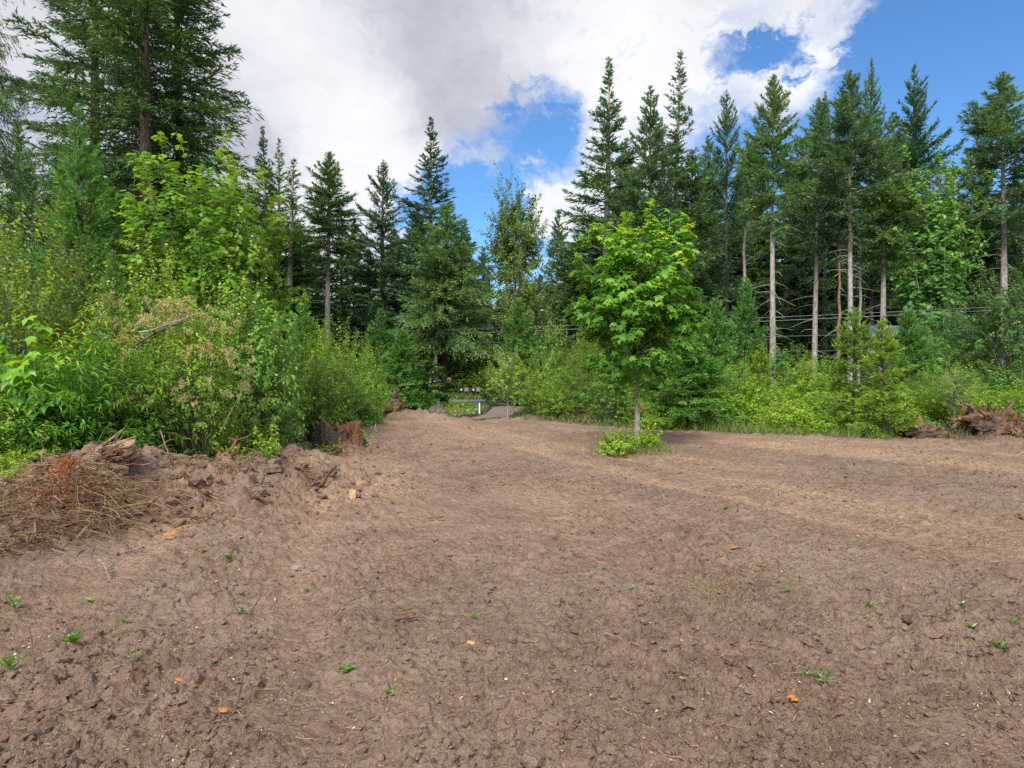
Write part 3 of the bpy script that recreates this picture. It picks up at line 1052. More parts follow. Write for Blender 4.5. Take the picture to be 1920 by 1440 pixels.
kind('swept_fir', 17, 3.3, 27, base=4.5, needles='fir_needles_dark', bark='bark_dark', whorl=.52, nper=5.8, inner=.05, prof=.82, el_top=60, el_bot=8, droop=.10, up=.16, tuft=.17, tw_w=.042, gap=.12, r0=.19, irregular=.18, fullness=.8)
kind('dense_fir', 13, 2.7, 28, base=.8, needles='fir_needles', bark='bark_dark', whorl=.42, nper=6.5, prof=.68, el_top=45, el_bot=-12, droop=.26, up=.18, tuft=.18, tw_w=.046, gap=.06, r0=.18, irregular=.22, boost=(1.25, 1.5, 2.1))
kind('dark_fir', 13, 2.5, 29, base=.8, needles='fir_needles_dark', bark='bark_dark', whorl=.45, nper=6, prof=.66, el_top=45, el_bot=-14, droop=.3, up=.18, tuft=.19, tw_w=.050, gap=.1, r0=.18, irregular=.28, boost=(1.25, 1.5, 2.1))
kind('young_fir', 6.5, 2.0, 31, base=.15, needles='hemlock_needles', bark='bark_brown', whorl=.26, nper=6, prof=.80, el_top=58, el_bot=4, droop=.18, up=.16, tw=.085, tuft=.085, tw_w=.017, tsp=.040, gap=.06, r0=.07, irregular=.14, dead=0, bend=.05, sag=.5, twl=.42, boost=(1.4, 1.3, 2.2))
kind('small_fir', 3.4, 1.05, 32, base=.08, needles='young_needles', bark='bark_brown', whorl=.20, nper=5.5, prof=.85, el_top=58, el_bot=8, droop=.16, up=.12, tw=.075, tuft=.085, tw_w=.020, tsp=.040, gap=.1, r0=.026, irregular=.2, dead=0, bend=.04, twl=.4, boost=(1.35, 1.5, 2.3))
kind('small_fir_b', 3.6, 1.3, 33, base=.08, needles='hemlock_needles', bark='bark_brown', whorl=.20, nper=6, prof=.72, el_top=52, el_bot=4, droop=.2, up=.12, tw=.08, tuft=.09, tw_w=.021, tsp=.042, gap=.08, r0=.03, irregular=.24, dead=0, bend=.06, twl=.4, inner=.04, boost=(1.3, 1.45, 3.2))
kind('roadside_fir', 10, 2.9, 34, base=3.1, needles='fir_needles', bark='bark_dark', whorl=.38, nper=6.5, prof=.66, el_top=45, el_bot=-10, droop=.28, up=.2, tw=.11, tuft=.15, tw_w=.036, tsp=.07, gap=.08, r0=.19, irregular=.22, dead=12, bend=.22)


def con(k, label, px, Y, top, wpx, rot, name='fir_tree', cat='fir tree', group=None):
    me, H, Rm = KIND[k]
    if k in ('spire', 'spire_b', 'open_fir', 'swept_fir', 'bare_trunk_fir', 'bare_trunk_fir_b', 'old_fir', 'old_fir_b'):
        wpx = wpx * 1.36
    return tree_at(name, label, cat, me, px, Y, top, H, wpx, Rm, rot, group)


G_TALL = 'tall firs around the clearing'
# upper-left giants
con('drooping_spruce', 'dark drooping conifer at the frame edge, branches hanging beside the giant firs', -62, 20, -250, 150, .4, 'spruce_tree', 'spruce tree')
con('old_fir_b', 'giant fir with an exposed dark trunk, top out of frame', 272, 27, -330, 150, 1.2, group=G_TALL)
con('old_fir', 'giant full-crowned fir leaning over the cloud edge, beside the exposed dark trunk', 338, 29.5, -230, 120, 2.2, group=G_TALL)
con('old_fir', 'giant shaggy fir between the drooping conifer and the exposed dark trunk', 185, 30, -300, 135, 4.0, group=G_TALL)
con('young_fir', 'soft green young fir standing among the left-side shrubs, straight pale leader'.replace('left-side ', 'tall '), 155, 12.6, 205, 150, .3, 'young_fir', 'fir tree')
# middle skyline
con('spire', 'slim dark fir with twin neighbour, first spire after the giant firs', 497, 45, 238, 62, .5, group=G_TALL)
con('spire_b', 'slim fir half a head lower, close beside the first spire', 524, 46, 262, 55, 2.5, group=G_TALL)
con('spire_b', 'dark full fir just behind the maple crown, third spire of the group', 546, 43, 298, 72, 3.5, group=G_TALL)
con('bare_trunk_fir', 'pointed fir with grey bare lower trunk between two dark firs', 615, 41, 287, 62, 1.0, group=G_TALL)
con('open_fir', 'see-through fir with rounded open crown and sky showing through', 721, 45, 301, 66, .2, group=G_TALL)
con('spire', 'tall ragged fir rising above the road gap, highest of the middle skyline', 813, 43, 224, 74, 2.0, group=G_TALL)
con('dense_fir', 'mid-height dense fir leaning on the ragged tall fir', 778, 46, 385, 62, .8, group=G_TALL)
con('roadside_fir', 'roadside fir with a leaning bare trunk foot beside the gravel road', 833, 31.5, 386, 104, .9, group=G_TALL)
con('dark_fir', 'dark fir filling the gap behind the grey bare trunk', 640, 50, 408, 55, 1.9, group=G_TALL)
con('dense_fir', 'bluish fir tip peeping between the bare trunk and see-through fir', 664, 53, 412, 45, .1, group=G_TALL)
con('dark_fir', 'dark wide fir beneath the first spires', 566, 48, 430, 75, 2.8, group=G_TALL)
con('dense_fir', 'fir tip showing over the shoulder of the roadside fir', 872, 47, 412, 50, 2.7, group=G_TALL)
con('dark_fir', 'low pointed fir between the roadside fir and the cottonwood', 908, 52, 462, 42, 3.3, group=G_TALL)
con('dense_fir', 'short fir tip in front of the cloud, next to the cottonwood', 1043, 54, 398, 42, 1.4, group=G_TALL)
con('dense_fir', 'rounded green fir low between the cottonwood and the lone maple', 990, 40, 520, 62, 4.2, group=G_TALL)
con('dense_fir', 'shaggy fir close behind the lone maple, below the tall see-through spire', 1085, 40, 440, 70, 5.0, group=G_TALL)
# right skyline
con('spire', 'tall spire fir with visible trunk rising behind the lone maple', 1135, 41, 112, 84, 4.3, group=G_TALL)
con('broad_fir', 'broad pale green fir with a wide soft crown', 1222, 37, 168, 100, 1.0, group=G_TALL)
con('spire_b', 'highest dark spire of the broad pale fir clump', 1268, 39, 97, 74, 3.9, group=G_TALL)
con('broad_fir', 'broad fir filling the lower half of the pale fir clump', 1292, 40, 290, 95, 3.0, group=G_TALL)
con('open_fir', 'open fir beside the pale fir clump, narrow top and bare spots', 1362, 43, 172, 56, 1.6, group=G_TALL)
con('bare_trunk_fir', 'fir on a thick bare grey trunk standing in front of the dark wood', 1449, 34, 143, 58, 2.2, group=G_TALL)
con('bare_trunk_fir_b', 'fir on a bare grey trunk, second after the thick grey trunk', 1527, 38, 190, 60, .4, group=G_TALL)
con('spire', 'slim dark top between the bare grey trunks and the blue sky', 1543, 46, 174, 46, 5.2, group=G_TALL)
con('bare_trunk_fir_b', 'fir on a stout bare trunk flanked by two snags', 1594, 35, 137, 62, 3.3, group=G_TALL)
con('swept_fir', 'dark fir with branches swept upward, highest against the blue', 1633, 45, 117, 66, .9, group=G_TALL)
con('bare_trunk_fir', 'lower fir with a bare pale trunk beside the swept dark crown', 1653, 36, 268, 62, 4.4, group=G_TALL)
con('swept_fir', 'dark wide pyramid fir alone against the blue sky', 1706, 47, 130, 88, 2.4, group=G_TALL)
con('bare_trunk_fir_b', 'fir with sunny trunk near the frame edge, alone beyond the blue gap', 1881, 40, 139, 80, 2.6, group=G_TALL)
con('open_fir', 'lower fir shouldering the sunny trunk beyond the blue gap', 1838, 46, 232, 62, 1.1, group=G_TALL)
con('broad_fir', 'broad fir filling the frame edge under the sunny trunk', 1905, 44, 330, 85, 5.1, group=G_TALL)

for px, Y, top, wpx, rot, lab in [(1330, 48, 258, 80, .4, 'full fir between the pale fir clump and the open fir, its top half hidden'), (1412, 47, 262, 78, 1.4, 'full fir filling the gap before the thick grey trunk'),
                                  (1497, 46, 268, 76, 2.4, 'full fir between the thick grey trunk and the second bare trunk'), (1568, 47.5, 236, 76, 3.4, 'full fir just behind the stout bare trunk'),
                                  (1668, 48.5, 215, 84, 4.4, 'full fir under the swept dark crown, beside the pyramid fir'), (1772, 50, 345, 74, 5.4, 'full fir below the blue gap, behind the dark-leaved maple'),
                                  (1172, 46, 265, 72, 1.9, 'full fir between the tall spire and the broad pale fir')]:
    con('broad_fir', lab, px, Y, top, wpx, rot, group=G_TALL)

# the dark wood behind
G_WOOD = 'dark firs deep in the wood'
rw = random.Random(5)
for px, Y, top in [(460, 55, 400), (505, 52, 430), (700, 56, 470), (745, 52, 440), (600, 58, 450), (805, 56, 470), (845, 60, 480), (945, 58, 540), (1010, 60, 520), (1070, 56, 470), (1120, 52, 400),
                   (1180, 54, 330), (1240, 55, 360), (1325, 52, 330), (1345, 48, 430), (1395, 50, 290), (1410, 46, 400), (1475, 52, 300), (1490, 48, 420), (1520, 55, 310), (1560, 50, 380), (1585, 54, 280), (1625, 50, 400),
                   (1668, 54, 310), (1690, 50, 420), (1730, 56, 350), (1770, 52, 420), (1800, 58, 390), (1850, 54, 380), (1880, 50, 430), (1930, 54, 360), (1985, 50, 330), (420, 50, 360), (380, 46, 330), (300, 44, 240), (220, 42, 280), (120, 40, 260), (40, 36, 240), (-40, 34, 200),
                   (540, 60, 500), (1450, 58, 450), (1600, 60, 440), (1710, 60, 460), (1830, 62, 450)]:
    con('dark_fir' if rw.random() < .7 else 'dense_fir', 'dark fir deep in the wood behind the front trees', px + rw.uniform(-6, 6), Y, top + rw.uniform(-15, 15), rw.uniform(60, 85), rw.random() * 6.28, group=G_WOOD)


# far wood closing the view behind: reads as one mass
def far_wood():
    tm, cm = KIND['dark_fir'][0]
    rs = np.random.RandomState(3)
    crown = Geo()
    # cheap conifer cones of spray triangles
    for i in range(230):
        a = rs.uniform(-.95, .95)
        Y = rs.uniform(66, 95)
        x = a * Y
        H = rs.uniform(8, 13) * (Y / 75)
        n = 300
        t = rs.rand(n) ** 1.2
        r = 2.6 * (1 - t) ** .75 * np.sqrt(rs.rand(n))
        az = rs.rand(n) * 6.28
        pos = np.stack([x + r * np.cos(az), Y + r * np.sin(az), .3 + t * (H - .3)], -1)
        ax = np.stack([np.cos(az), np.sin(az), rs.uniform(-.6, .5, n)], -1)
        emit(crown, 'tri', pos, ax, unit(rs.randn(n, 3) + np.array([0, 0, .8])), rs.uniform(.5, 1.1, n), rs.uniform(.22, .42, n), np.clip(.2 + .4 * rs.rand() + .25 * rs.rand(n), 0, 1))
    o = obj('distant_wood', crown.mesh('distant_wood', [M['fir_needles_dark']]))
    tag(o, 'dark mass of far conifers closing the view beyond the road', kind='stuff')


far_wood()


# snags: dead standing trunks
def snag(label, px, Y, top, wpx, seed, lean=0.0, red=False, nb_=14):
    rs = np.random.RandomState(seed)
    x, g = PX(px, Y), gm(PX(px, Y), Y) - .05
    H = PZ(top, Y) - g
    r = wpx / F * Y / 2
    t = thing('dead_tree', label, 'dead tree', (x, Y, g), group='dead standing trunks')
    K = 12
    s = np.linspace(0, 1, K)
    P = np.stack([lean * s + .03 * rs.randn(K), .03 * rs.randn(K), s * H], -1)
    rad = r * (1.1 - .55 * s) * (1 + .05 * rs.randn(K))
    wood = Geo()
    V, Q = tubes(P[None], rad[None], 8)
    wood.add(V, Q)
    # splintered top
    for i in range(5):
        a = i * 1.256
        p = P[-1] + np.array([math.cos(a), math.sin(a), 0]) * rad[-1] * .55
        Pt = np.stack([p - [0, 0, .25], p, p + [0, 0, .15 + .35 * rs.rand()]])
        V, Q = tubes(Pt[None], np.array([[rad[-1] * .5, rad[-1] * .4, .004]]), 4)
        wood.add(V, Q)
    obj('trunk', wood.mesh('trunk', [M['bark_red' if red else 'bark_grey']], True), t)
    for i in range(nb_):
        z = rs.uniform(.25, .97) * H
        a = rs.rand() * 6.28
        l = rs.uniform(.3, 1.3)
        d = np.array([math.cos(a), math.sin(a), rs.uniform(-.3, .5)])
        Pb = np.stack([np.array([lean * z / H, 0, z]) + d * l * q + np.array([0, 0, -.35 * l * q * q]) + rs.randn(3) * .03 * q for q in (0, .35, .7, 1)])
        V, Q = tubes(Pb[None], np.array([[.022, .017, .011, .004]]), 4)
        obj('dead_branch', make_mesh('dead_branch', V, [Q], M['bark_grey']), t)


snag('pinkish dead trunk with a broken top standing before the stout bare trunk', 1572, 36, 447, 7, 1, .02, True)
snag('thin pale dead pole just after the stout bare trunk', 1611, 36.5, 395, 6, 2, .05)
snag('grey dead trunk behind the pointed young fir, beside the open fir', 1396, 37, 440, 9, 3, -.03, False)
snag('faint grey pole behind the see-through fir foot', 735, 48, 500, 5, 4, .05)
snag('slim dark pole standing left of the roadside fir foot'.replace('left of', 'close by'), 808, 33, 660, 4, 6, .05)

# ---------------------------------------------------------------- broadleaf trees
me = broadleaf(51, 7.0, 1.75, 820, 15, 'vine_maple_leaves', 'bark_pale', 'maple5', .125, .125, trunk=0.0, r0=.06, shoot=.50, zc=4.0, rz=3.0, stems=5, lump=.35, droop=.5, tipglow=.25, shell=.42, base_r=.3, topbias=.1)
shrub_at('maple_tree', 'bright green many-stemmed maple beside the young fir, crown reaching the giant firs', me, 372, 13.5, 236, 7.9, 158, 1.85, .4, cat='maple tree', parts=('trunk', 'crown'))
me = broadleaf(52, 3.4, 1.6, 340, 14, 'vine_maple_leaves', 'bark_pale', 'maple5', .12, .12, trunk=0.0, r0=.05, shoot=.45, zc=1.7, rz=1.7, stems=5, lump=.4, droop=.5, tipglow=.25, base_r=.3)
shrub_at('maple_tree', 'lower maple clump with outstretched branch tip, under the bright many-stemmed maple', me, 450, 13.2, 405, 3.4, 85, 1.6, 1.2, cat='maple tree', parts=('trunk', 'crown'))

me = broadleaf(53, 11, 2.0, 560, 26, 'cottonwood_leaves', 'bark_brown', 'diamond', .18, .14, trunk=4.0, r0=.17, shoot=.85, zc=8.4, rz=2.9, lump=.45, droop=.1, tipglow=.1, shell=.42, upshoots=.12)
shrub_at('cottonwood_tree', 'cottonwood with a rounded open crown against the white cloud', me, 966, 44, 338, 12.2, 54, 2.2, .6, cat='cottonwood tree', parts=('trunk', 'crown'))
me = broadleaf(54, 6.5, 2.2, 260, 24, 'cottonwood_leaves', 'bark_brown', 'diamond', .15, .12, trunk=.8, r0=.12, shoot=.8, zc=3.4, rz=3.1, lump=.5, droop=.1, tipglow=.1, upshoots=.35)
shrub_at('cottonwood_tree', 'leafy olive tree at the foot of the rounded cottonwood', me, 975, 38, 478, 6.5, 58, 2.2, 1.4, cat='cottonwood tree', parts=('trunk', 'crown'))
DARKMAPLE = broadleaf(55, 10, 2.1, 520, 15, 'dark_shrub_leaves', 'bark_grey', 'maple5', .19, .19, trunk=2.6, r0=.13, shoot=.75, zc=6.6, rz=3.4, lump=.55, droop=.5, tipglow=.22, topbias=.15)
shrub_at('maple_tree', 'dark-leaved maple with a crooked pale trunk under the pyramid fir', DARKMAPLE, 1748, 36, 312, 10, 66, 2.1, .2, cat='maple tree', parts=('trunk', 'crown'))
me = broadleaf(56, 5.0, 1.1, 200, 16, 'alder_leaves', 'bark_grey', 'maple5', .20, .20, trunk=0, r0=.08, shoot=.5, zc=2.8, rz=2.2, lump=.4, droop=.5, tipglow=.2)
shrub_at('maple_tree', 'leafy maple sprouts climbing round the crooked pale trunk', me, 1750, 34, 478, 5.0, 48, 1.1, .9, cat='maple tree', parts=('trunk', 'crown'))
ALDER = broadleaf(57, 5.5, 1.7, 340, 18, 'alder_leaves', 'bark_pale', 'diamond', .13, .10, trunk=0, r0=.09, shoot=.6, zc=3.2, rz=2.3, stems=6, lump=.5, droop=.3, tipglow=.2, base_r=.5)
shrub_at('alder_tree', 'pale-stemmed alder clump under the power lines at the frame edge', ALDER, 1872, 28, 515, 5.5, 72, 1.7, .3, cat='alder tree', parts=('trunk', 'crown'), group='alders under the power lines')
shrub_at('alder_tree', 'alder clump next to the crooked maple trunk, leaning over pale stems', ALDER, 1800, 30, 560, 5.5, 62, 1.7, 2.3, cat='alder tree', parts=('trunk', 'crown'), group='alders under the power lines')
shrub_at('alder_tree', 'tall alder cut by the frame edge above the root wads', ALDER, 1940, 26, 480, 5.5, 75, 1.7, 4.0, cat='alder tree', parts=('trunk', 'crown'), group='alders under the power lines')
shrub_at('alder_tree', 'dull green alder tucked behind the paired young firs', ALDER, 1738, 30, 600, 5.5, 44, 1.7, 5.0, cat='alder tree', parts=('trunk', 'crown'), group='alders under the power lines')


# ---------------------------------------------------------------- the lone maple
def lone_maple():
    Y = 14.4
    x, g = PX(1195, Y), gm(PX(1195, Y), Y) - .03
    H = PZ(398, Y) - g
    zc = PZ(575, Y) - g
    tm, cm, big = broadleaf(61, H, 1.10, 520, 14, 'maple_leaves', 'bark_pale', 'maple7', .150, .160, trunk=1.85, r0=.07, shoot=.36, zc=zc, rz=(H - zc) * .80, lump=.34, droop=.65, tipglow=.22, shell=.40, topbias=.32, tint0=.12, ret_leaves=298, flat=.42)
    t = thing('maple_tree', 'lone young maple with bright green crown and slim pale trunk, standing in the dirt clearing', 'maple tree', (x, Y, g))
    obj('trunk', tm, t)
    c = obj('foliage', cm, t)
    c['kind'] = 'stuff'
    tv, tf = LEAF['maple']
    protos = []
    for k in range(12):
        lf = Geo()
        v = tv * np.array([.165, .15, .15])
        lf.add(v, tf, .12 + k * .075)
        protos.append(lf.mesh('leaf', [M['maple_leaves']]))
    for p, a, n, s, ti in zip(*big):
        a = unit(a[None])[0]
        xv = unit(np.cross(a, n)[None])[0]
        zv = np.cross(xv, a)
        o = bpy.data.objects.new('leaf', protos[min(11, max(0, int(round((ti - .12) / .075))))])
        COL.objects.link(o)
        o.parent = t
        mt = Matrix((xv, a, zv)).transposed().to_4x4()
        o.matrix_local = Matrix.Translation(p) @ mt @ Matrix.Scale(float(s), 4)


lone_maple()

# ---------------------------------------------------------------- conifers young
G_YOUNG = 'young firs at the clearing edge'
con('small_fir', 'bright young fir with a long pale leader, taller of the edge pair', 1600, 18.2, 574, 74, .3, 'young_fir', 'fir tree', G_YOUNG)
con('small_fir', 'yellow-green young fir at the grass edge, shorter of the edge pair', 1657, 16.9, 592, 74, 2.3, 'young_fir', 'fir tree', G_YOUNG)
con('small_fir_b', 'bluish young fir behind the edge pair', 1703, 23, 580, 72, 1.1, 'young_fir', 'fir tree', G_YOUNG)
con('small_fir_b', 'wide bushy young fir just past the lone maple trunk', 1290, 20.2, 618, 100, .5, 'young_fir', 'fir tree', G_YOUNG)
con('small_fir_b', 'half-hidden young fir behind the lone maple trunk', 1222, 22, 650, 75, 2.0, 'young_fir', 'fir tree', G_YOUNG)
con('small_fir_b', 'pointed young fir in front of the grey dead trunk', 1396, 30, 522, 52, 3.0, 'young_fir', 'fir tree', G_YOUNG)
con('small_fir_b', 'dark young fir between the lone maple and the pointed young fir', 1340, 28, 560, 62, 4.0, 'young_fir', 'fir tree', G_YOUNG)
con('small_fir', 'slim young fir with bright top behind the bright edge shrubs', 1428, 24, 640, 42, 1.4, 'young_fir', 'fir tree', G_YOUNG)
con('small_fir_b', 'young fir half sunk in the shrubs below the twin spires', 572, 28, 556, 60, .7, 'young_fir', 'fir tree', G_YOUNG)
con('small_fir_b', 'young fir with a slender tip in front of the see-through fir', 713, 30, 580, 52, 5.0, 'young_fir', 'fir tree', G_YOUNG)
con('small_fir_b', 'bushy young fir hanging over the far root stump', 752, 28.5, 618, 60, 3.7, 'young_fir', 'fir tree', G_YOUNG)
con('small_fir_b', 'low young fir between the shrubs and the roadside fir foot', 800, 31, 640, 50, 2.9, 'young_fir', 'fir tree', G_YOUNG)
con('small_fir_b', 'rounded blue-green young fir beside the road gap', 972, 33, 560, 62, 1.9, 'young_fir', 'fir tree', G_YOUNG)
con('small_fir', 'young fir poking out of the shrubs before the lone maple', 1100, 27, 575, 50, 4.9, 'young_fir', 'fir tree', G_YOUNG)
con('young_fir', 'feathery lower fir peeking through the shrubs beside the bright maple', 215, 11.6, 470, 85, 2.0, 'young_fir', 'fir tree', G_YOUNG)

# ---------------------------------------------------------------- shrubs
S = {}


def skind(name, H, Rx, *a, **kw):
    S[name] = (broadleaf(*a[:1], H, Rx, *a[1:], **kw), H, Rx)


skind('near_green', 2.6, 1.25, 71, 620, 15, 'shrub_leaves', 'bark_brown', 'oval', .090, .056, r0=.03, shoot=.42, zc=1.25, rz=1.35, stems=9, lump=.35, droop=.35, tipglow=.28, base_r=.35, shell=.5)
skind('near_dark', 2.6, 1.25, 72, 640, 15, 'dark_shrub_leaves', 'bark_brown', 'oval', .080, .056, r0=.03, shoot=.40, zc=1.2, rz=1.4, stems=9, lump=.35, droop=.25, tipglow=.30, base_r=.35, shell=.5)
skind('willow', 2.3, 1.2, 73, 560, 20, 'willow_leaves', 'bark_brown', 'lance', .125, .028, r0=.03, shoot=.50, zc=1.1, rz=1.25, stems=9, lump=.3, droop=.55, tipglow=.26, base_r=.3, topbias=.3, upshoots=.2, shell=.5)
skind('turning', 3.0, 1.3, 74, 520, 14, 'turning_leaves', 'bark_brown', 'oval', .070, .050, r0=.03, shoot=.42, zc=1.6, rz=1.4, stems=8, lump=.4, droop=.25, tipglow=.25, base_r=.35, topbias=.12, shell=.5)
skind('oceanspray', 2.7, 1.25, 75, 600, 14, 'shrub_leaves', 'bark_brown', 'oval', .066, .045, r0=.03, shoot=.48, zc=1.3, rz=1.4, stems=9, lump=.3, droop=.6, tipglow=.22, base_r=.35, tint0=.05, shell=.5)
skind('mid_green', 2.8, 1.35, 76, 420, 16, 'shrub_leaves', 'bark_brown', 'diamond', .085, .060, r0=.03, shoot=.45, zc=1.3, rz=1.5, stems=8, lump=.4, droop=.3, tipglow=.3, base_r=.4)
skind('mid_bright', 2.8, 1.3, 77, 420, 16, 'bright_shrub_leaves', 'bark_brown', 'diamond', .090, .064, r0=.03, shoot=.45, zc=1.3, rz=1.5, stems=8, lump=.4, droop=.35, tipglow=.3, base_r=.4, upshoots=.2)
skind('mid_dark', 2.8, 1.35, 78, 420, 16, 'dark_shrub_leaves', 'bark_brown', 'diamond', .085, .068, r0=.03, shoot=.42, zc=1.3, rz=1.5, stems=8, lump=.4, droop=.3, tipglow=.3, base_r=.4)
skind('feathery', 2.8, 1.2, 79, 460, 22, 'bright_shrub_leaves', 'bark_brown', 'diamond', .085, .026, r0=.025, shoot=.55, zc=1.35, rz=1.45, stems=7, lump=.35, droop=.3, tipglow=.22, base_r=.3, upshoots=.35, tint0=.02)
skind('low_cover', .9, .9, 80, 260, 14, 'bright_shrub_leaves', 'bark_brown', 'diamond', .075, .052, r0=.02, shoot=.3, zc=.35, rz=.5, stems=8, lump=.35, droop=.4, tipglow=.25, base_r=.4)
skind('alder_sapling', 3.2, .95, 81, 200, 15, 'bright_shrub_leaves', 'bark_pale', 'diamond', .085, .066, trunk=.9, r0=.03, shoot=.42, zc=2.1, rz=1.15, lump=.4, droop=.3, tipglow=.25, upshoots=.3)


def shr(k, label, px, Y, top, wpx, rot, name='shrub', cat='shrub', group=None):
    me, H, Rx = S[k]
    H, Rx = H * 1.14, Rx * 1.16
    return shrub_at(name, label, me, px, Y, top, H, wpx, Rx, rot, group, cat)


G_LS = 'shrubs crowding the dirt mound'
shr('turning', 'shrub with orange-tinged yellow leaves at the frame edge below the drooping conifer', 40, 9.2, 365, 150, .3, group=G_LS)
shr('near_green', 'yellow-green shrub topped by broad leaves, filling the frame edge behind the turning leaves', -40, 10.5, 345, 130, 2.3, group=G_LS)
shr('turning', 'lower shrub of yellowing leaves in front of the young fir', 175, 9.8, 480, 100, 3.3, group=G_LS)
shr('willow', 'willow-like shrub with narrow leaves turning yellow along its top', 150, 8.6, 590, 150, .2, name='willow_shrub', group=G_LS)
shr('near_green', 'green shrub behind the bent bare branch', 285, 10.8, 465, 105, 4.0, group=G_LS)
shr('near_dark', 'dark shrub with small round leaves between the flowering shrub and the dirt mound', 225, 9.2, 690, 120, 1.0, group=G_LS)
shr('near_dark', 'dark glossy shrub rising past the tan flower heads', 478, 11.6, 520, 105, 5.0, group=G_LS)
shr('near_green', 'tall light green shrub under the outstretched maple branch', 425, 12.2, 500, 90, 1.6, group=G_LS)
shr('mid_dark', 'shadowy shrub leaning over the dirt, last of the dense bank', 505, 13.2, 630, 66, .8, group=G_LS)
shr('near_green', 'pale leafy shrub cut off by the frame edge above the brown brush', -25, 7.8, 700, 110, 2.9, group=G_LS)
shr('low_cover', 'low ferny clump beside the brown dead brush at the frame edge', 0, 7.15, 850, 70, 1.3, group=G_LS)
shr('low_cover', 'low green clump tucked under the willow-like shrub', 330, 9.7, 835, 95, 3.1, group=G_LS)
shr('low_cover', 'grey-green weedy clump at the foot of the flowering shrub', 450, 11.0, 790, 75, .1, group=G_LS)
shr('near_dark', 'deep green shrub low behind the dead brush pile', 90, 8.3, 735, 100, 4.4, group=G_LS)


def panicle_mesh(seed):
    rs = np.random.RandomState(seed)
    g = Geo()
    n = 170
    u = rs.rand(n) ** .8
    th = rs.rand(n) * 6.28
    rad = .055 * np.sin(np.pi * np.clip(u * .9 + .08, 0, 1)) * np.sqrt(rs.rand(n)) * (1 + .5 * np.sin(th * 3))
    pos = np.stack([rad * np.cos(th), u * .24, rad * np.sin(th) - .10 * u * u], -1)
    emit(g, 'diamond', pos, unit(rs.randn(n, 3) + np.array([0, .6, -.3])), unit(rs.randn(n, 3)), rs.uniform(.014, .030, n), rs.uniform(.010, .020, n), rs.rand(n))
    P = np.stack([np.array([0, u * .24, -.10 * u * u]) for u in np.linspace(-.3, 1, 5)])
    V, Q = tubes(P[None], np.full((1, 5), .0025), 3)
    g.add(V, Q, .2)
    return g.mesh('flower_plume', [M['flower_tan']])


def oceanspray(label, px, Y, top, wpx, rot, n, seed):
    t = shr('oceanspray', label, px, Y, top, wpx, rot, name='flowering_shrub', group='shrubs with tan flower plumes')
    rs = np.random.RandomState(seed)
    pm = [panicle_mesh(seed * 10 + i) for i in range(3)]
    for i in range(n):
        a = rs.uniform(-2.9, .2) - rot        # mostly on the open side
        el = rs.uniform(-.1, 1.35)
        r = rs.uniform(1.0, 1.22)
        p = Vector((1.25 * math.cos(a) * math.cos(el) * r, 1.25 * math.sin(a) * math.cos(el) * r, 1.3 + 1.4 * math.sin(el) * r))
        o = obj('flower_plume', pm[i % 3], t, p, (rs.uniform(-.3, .5), rs.uniform(-.4, .4), a - 1.57 + rs.uniform(-.9, .9)))
        o.scale = (rs.uniform(.8, 1.5),) * 3


oceanspray('flowering shrub covered in drooping tan plumes, in the middle of the leafy bank', 345, 9.7, 545, 125, .4, 80, 1)
oceanspray('smaller flowering shrub with pale tan plumes at its top, nearer the bent branch', 255, 10.0, 520, 90, 2.4, 34, 2)

G_MS = 'shrubs past the cut stump'
shr('mid_green', 'big rounded shrub just beyond the dense bank, reaching the dirt', 590, 16.5, 600, 85, .2, group=G_MS)
shr('mid_dark', 'dark-hearted shrub above the cut stump', 632, 19, 640, 75, 1.2, group=G_MS)
shr('mid_bright', 'bright yellow-green shrub facing the far root stump', 688, 21.5, 642, 48, 2.2, group=G_MS)
shr('mid_green', 'leafy shrub behind the bright one, below the grey bare trunk', 640, 23, 600, 70, 3.2, group=G_MS)
shr('mid_dark', 'low dark shrub spilling toward the dirt past the cut stump', 650, 20, 705, 60, 4.2, group=G_MS)
shr('mid_bright', 'pale shrub topped with small blossoms, beneath the young fir tip', 610, 22, 618, 60, 5.2, group=G_MS)
shr('low_cover', 'low green tuft at the dirt edge past the cut stump', 690, 20.5, 752, 30, .9, group=G_MS)
shr('mid_dark', 'dim shrub behind the far root stump', 730, 28, 690, 55, 2.2, group=G_MS)
shr('low_cover', 'dark low growth at the foot of the roadside fir', 790, 30, 742, 40, 5.9, group=G_MS)
shr('low_cover', 'weedy growth along the road beside the grey boulder', 862, 30.5, 752, 45, 4.9, group=G_MS)

for px, Y, top, wp, r_, lab in [(812, 45.2, 690, 40, .3, 'low bright bush across the road, framed by the roadside fir trunk'), (868, 45.6, 672, 40, 1.9, 'leafy bush behind the mailboxes across the road'), (922, 44.6, 682, 38, 3.1, 'bush at the end of the mailbox row across the road')]:
    shr('mid_bright' if px != 925 else 'mid_green', lab, px, Y, top, wp, r_, group='bushes across the road')
G_RS = 'shrubs along the far clearing edge'
shr('alder_sapling', 'thin-stemmed sapling beside the white marker post', 952, 22, 640, 42, .3, name='sapling', cat='sapling')
shr('mid_green', 'blossom-dotted shrub beside the thin-stemmed sapling', 1005, 23.5, 665, 55, 1.3, group=G_RS)
shr('mid_bright', 'tall bright sapling top behind the blossom-dotted shrub', 1036, 27, 590, 34, 2.3, group=G_RS)
shr('feathery', 'feathery yellow-green bush in front of the lone maple', 1082, 22.5, 632, 52, .3, group=G_RS)
shr('feathery', 'feathery bush half behind the lone maple crown', 1125, 23.5, 640, 48, 2.7, group=G_RS)
shr('mid_dark', 'dark round-leaved bush beside the lone maple trunk', 1152, 21.5, 690, 52, 3.3, group=G_RS)
shr('mid_green', 'low bush over the earth bank between the sapling and the feathery bush', 1045, 22.3, 715, 52, 4.3, group=G_RS)
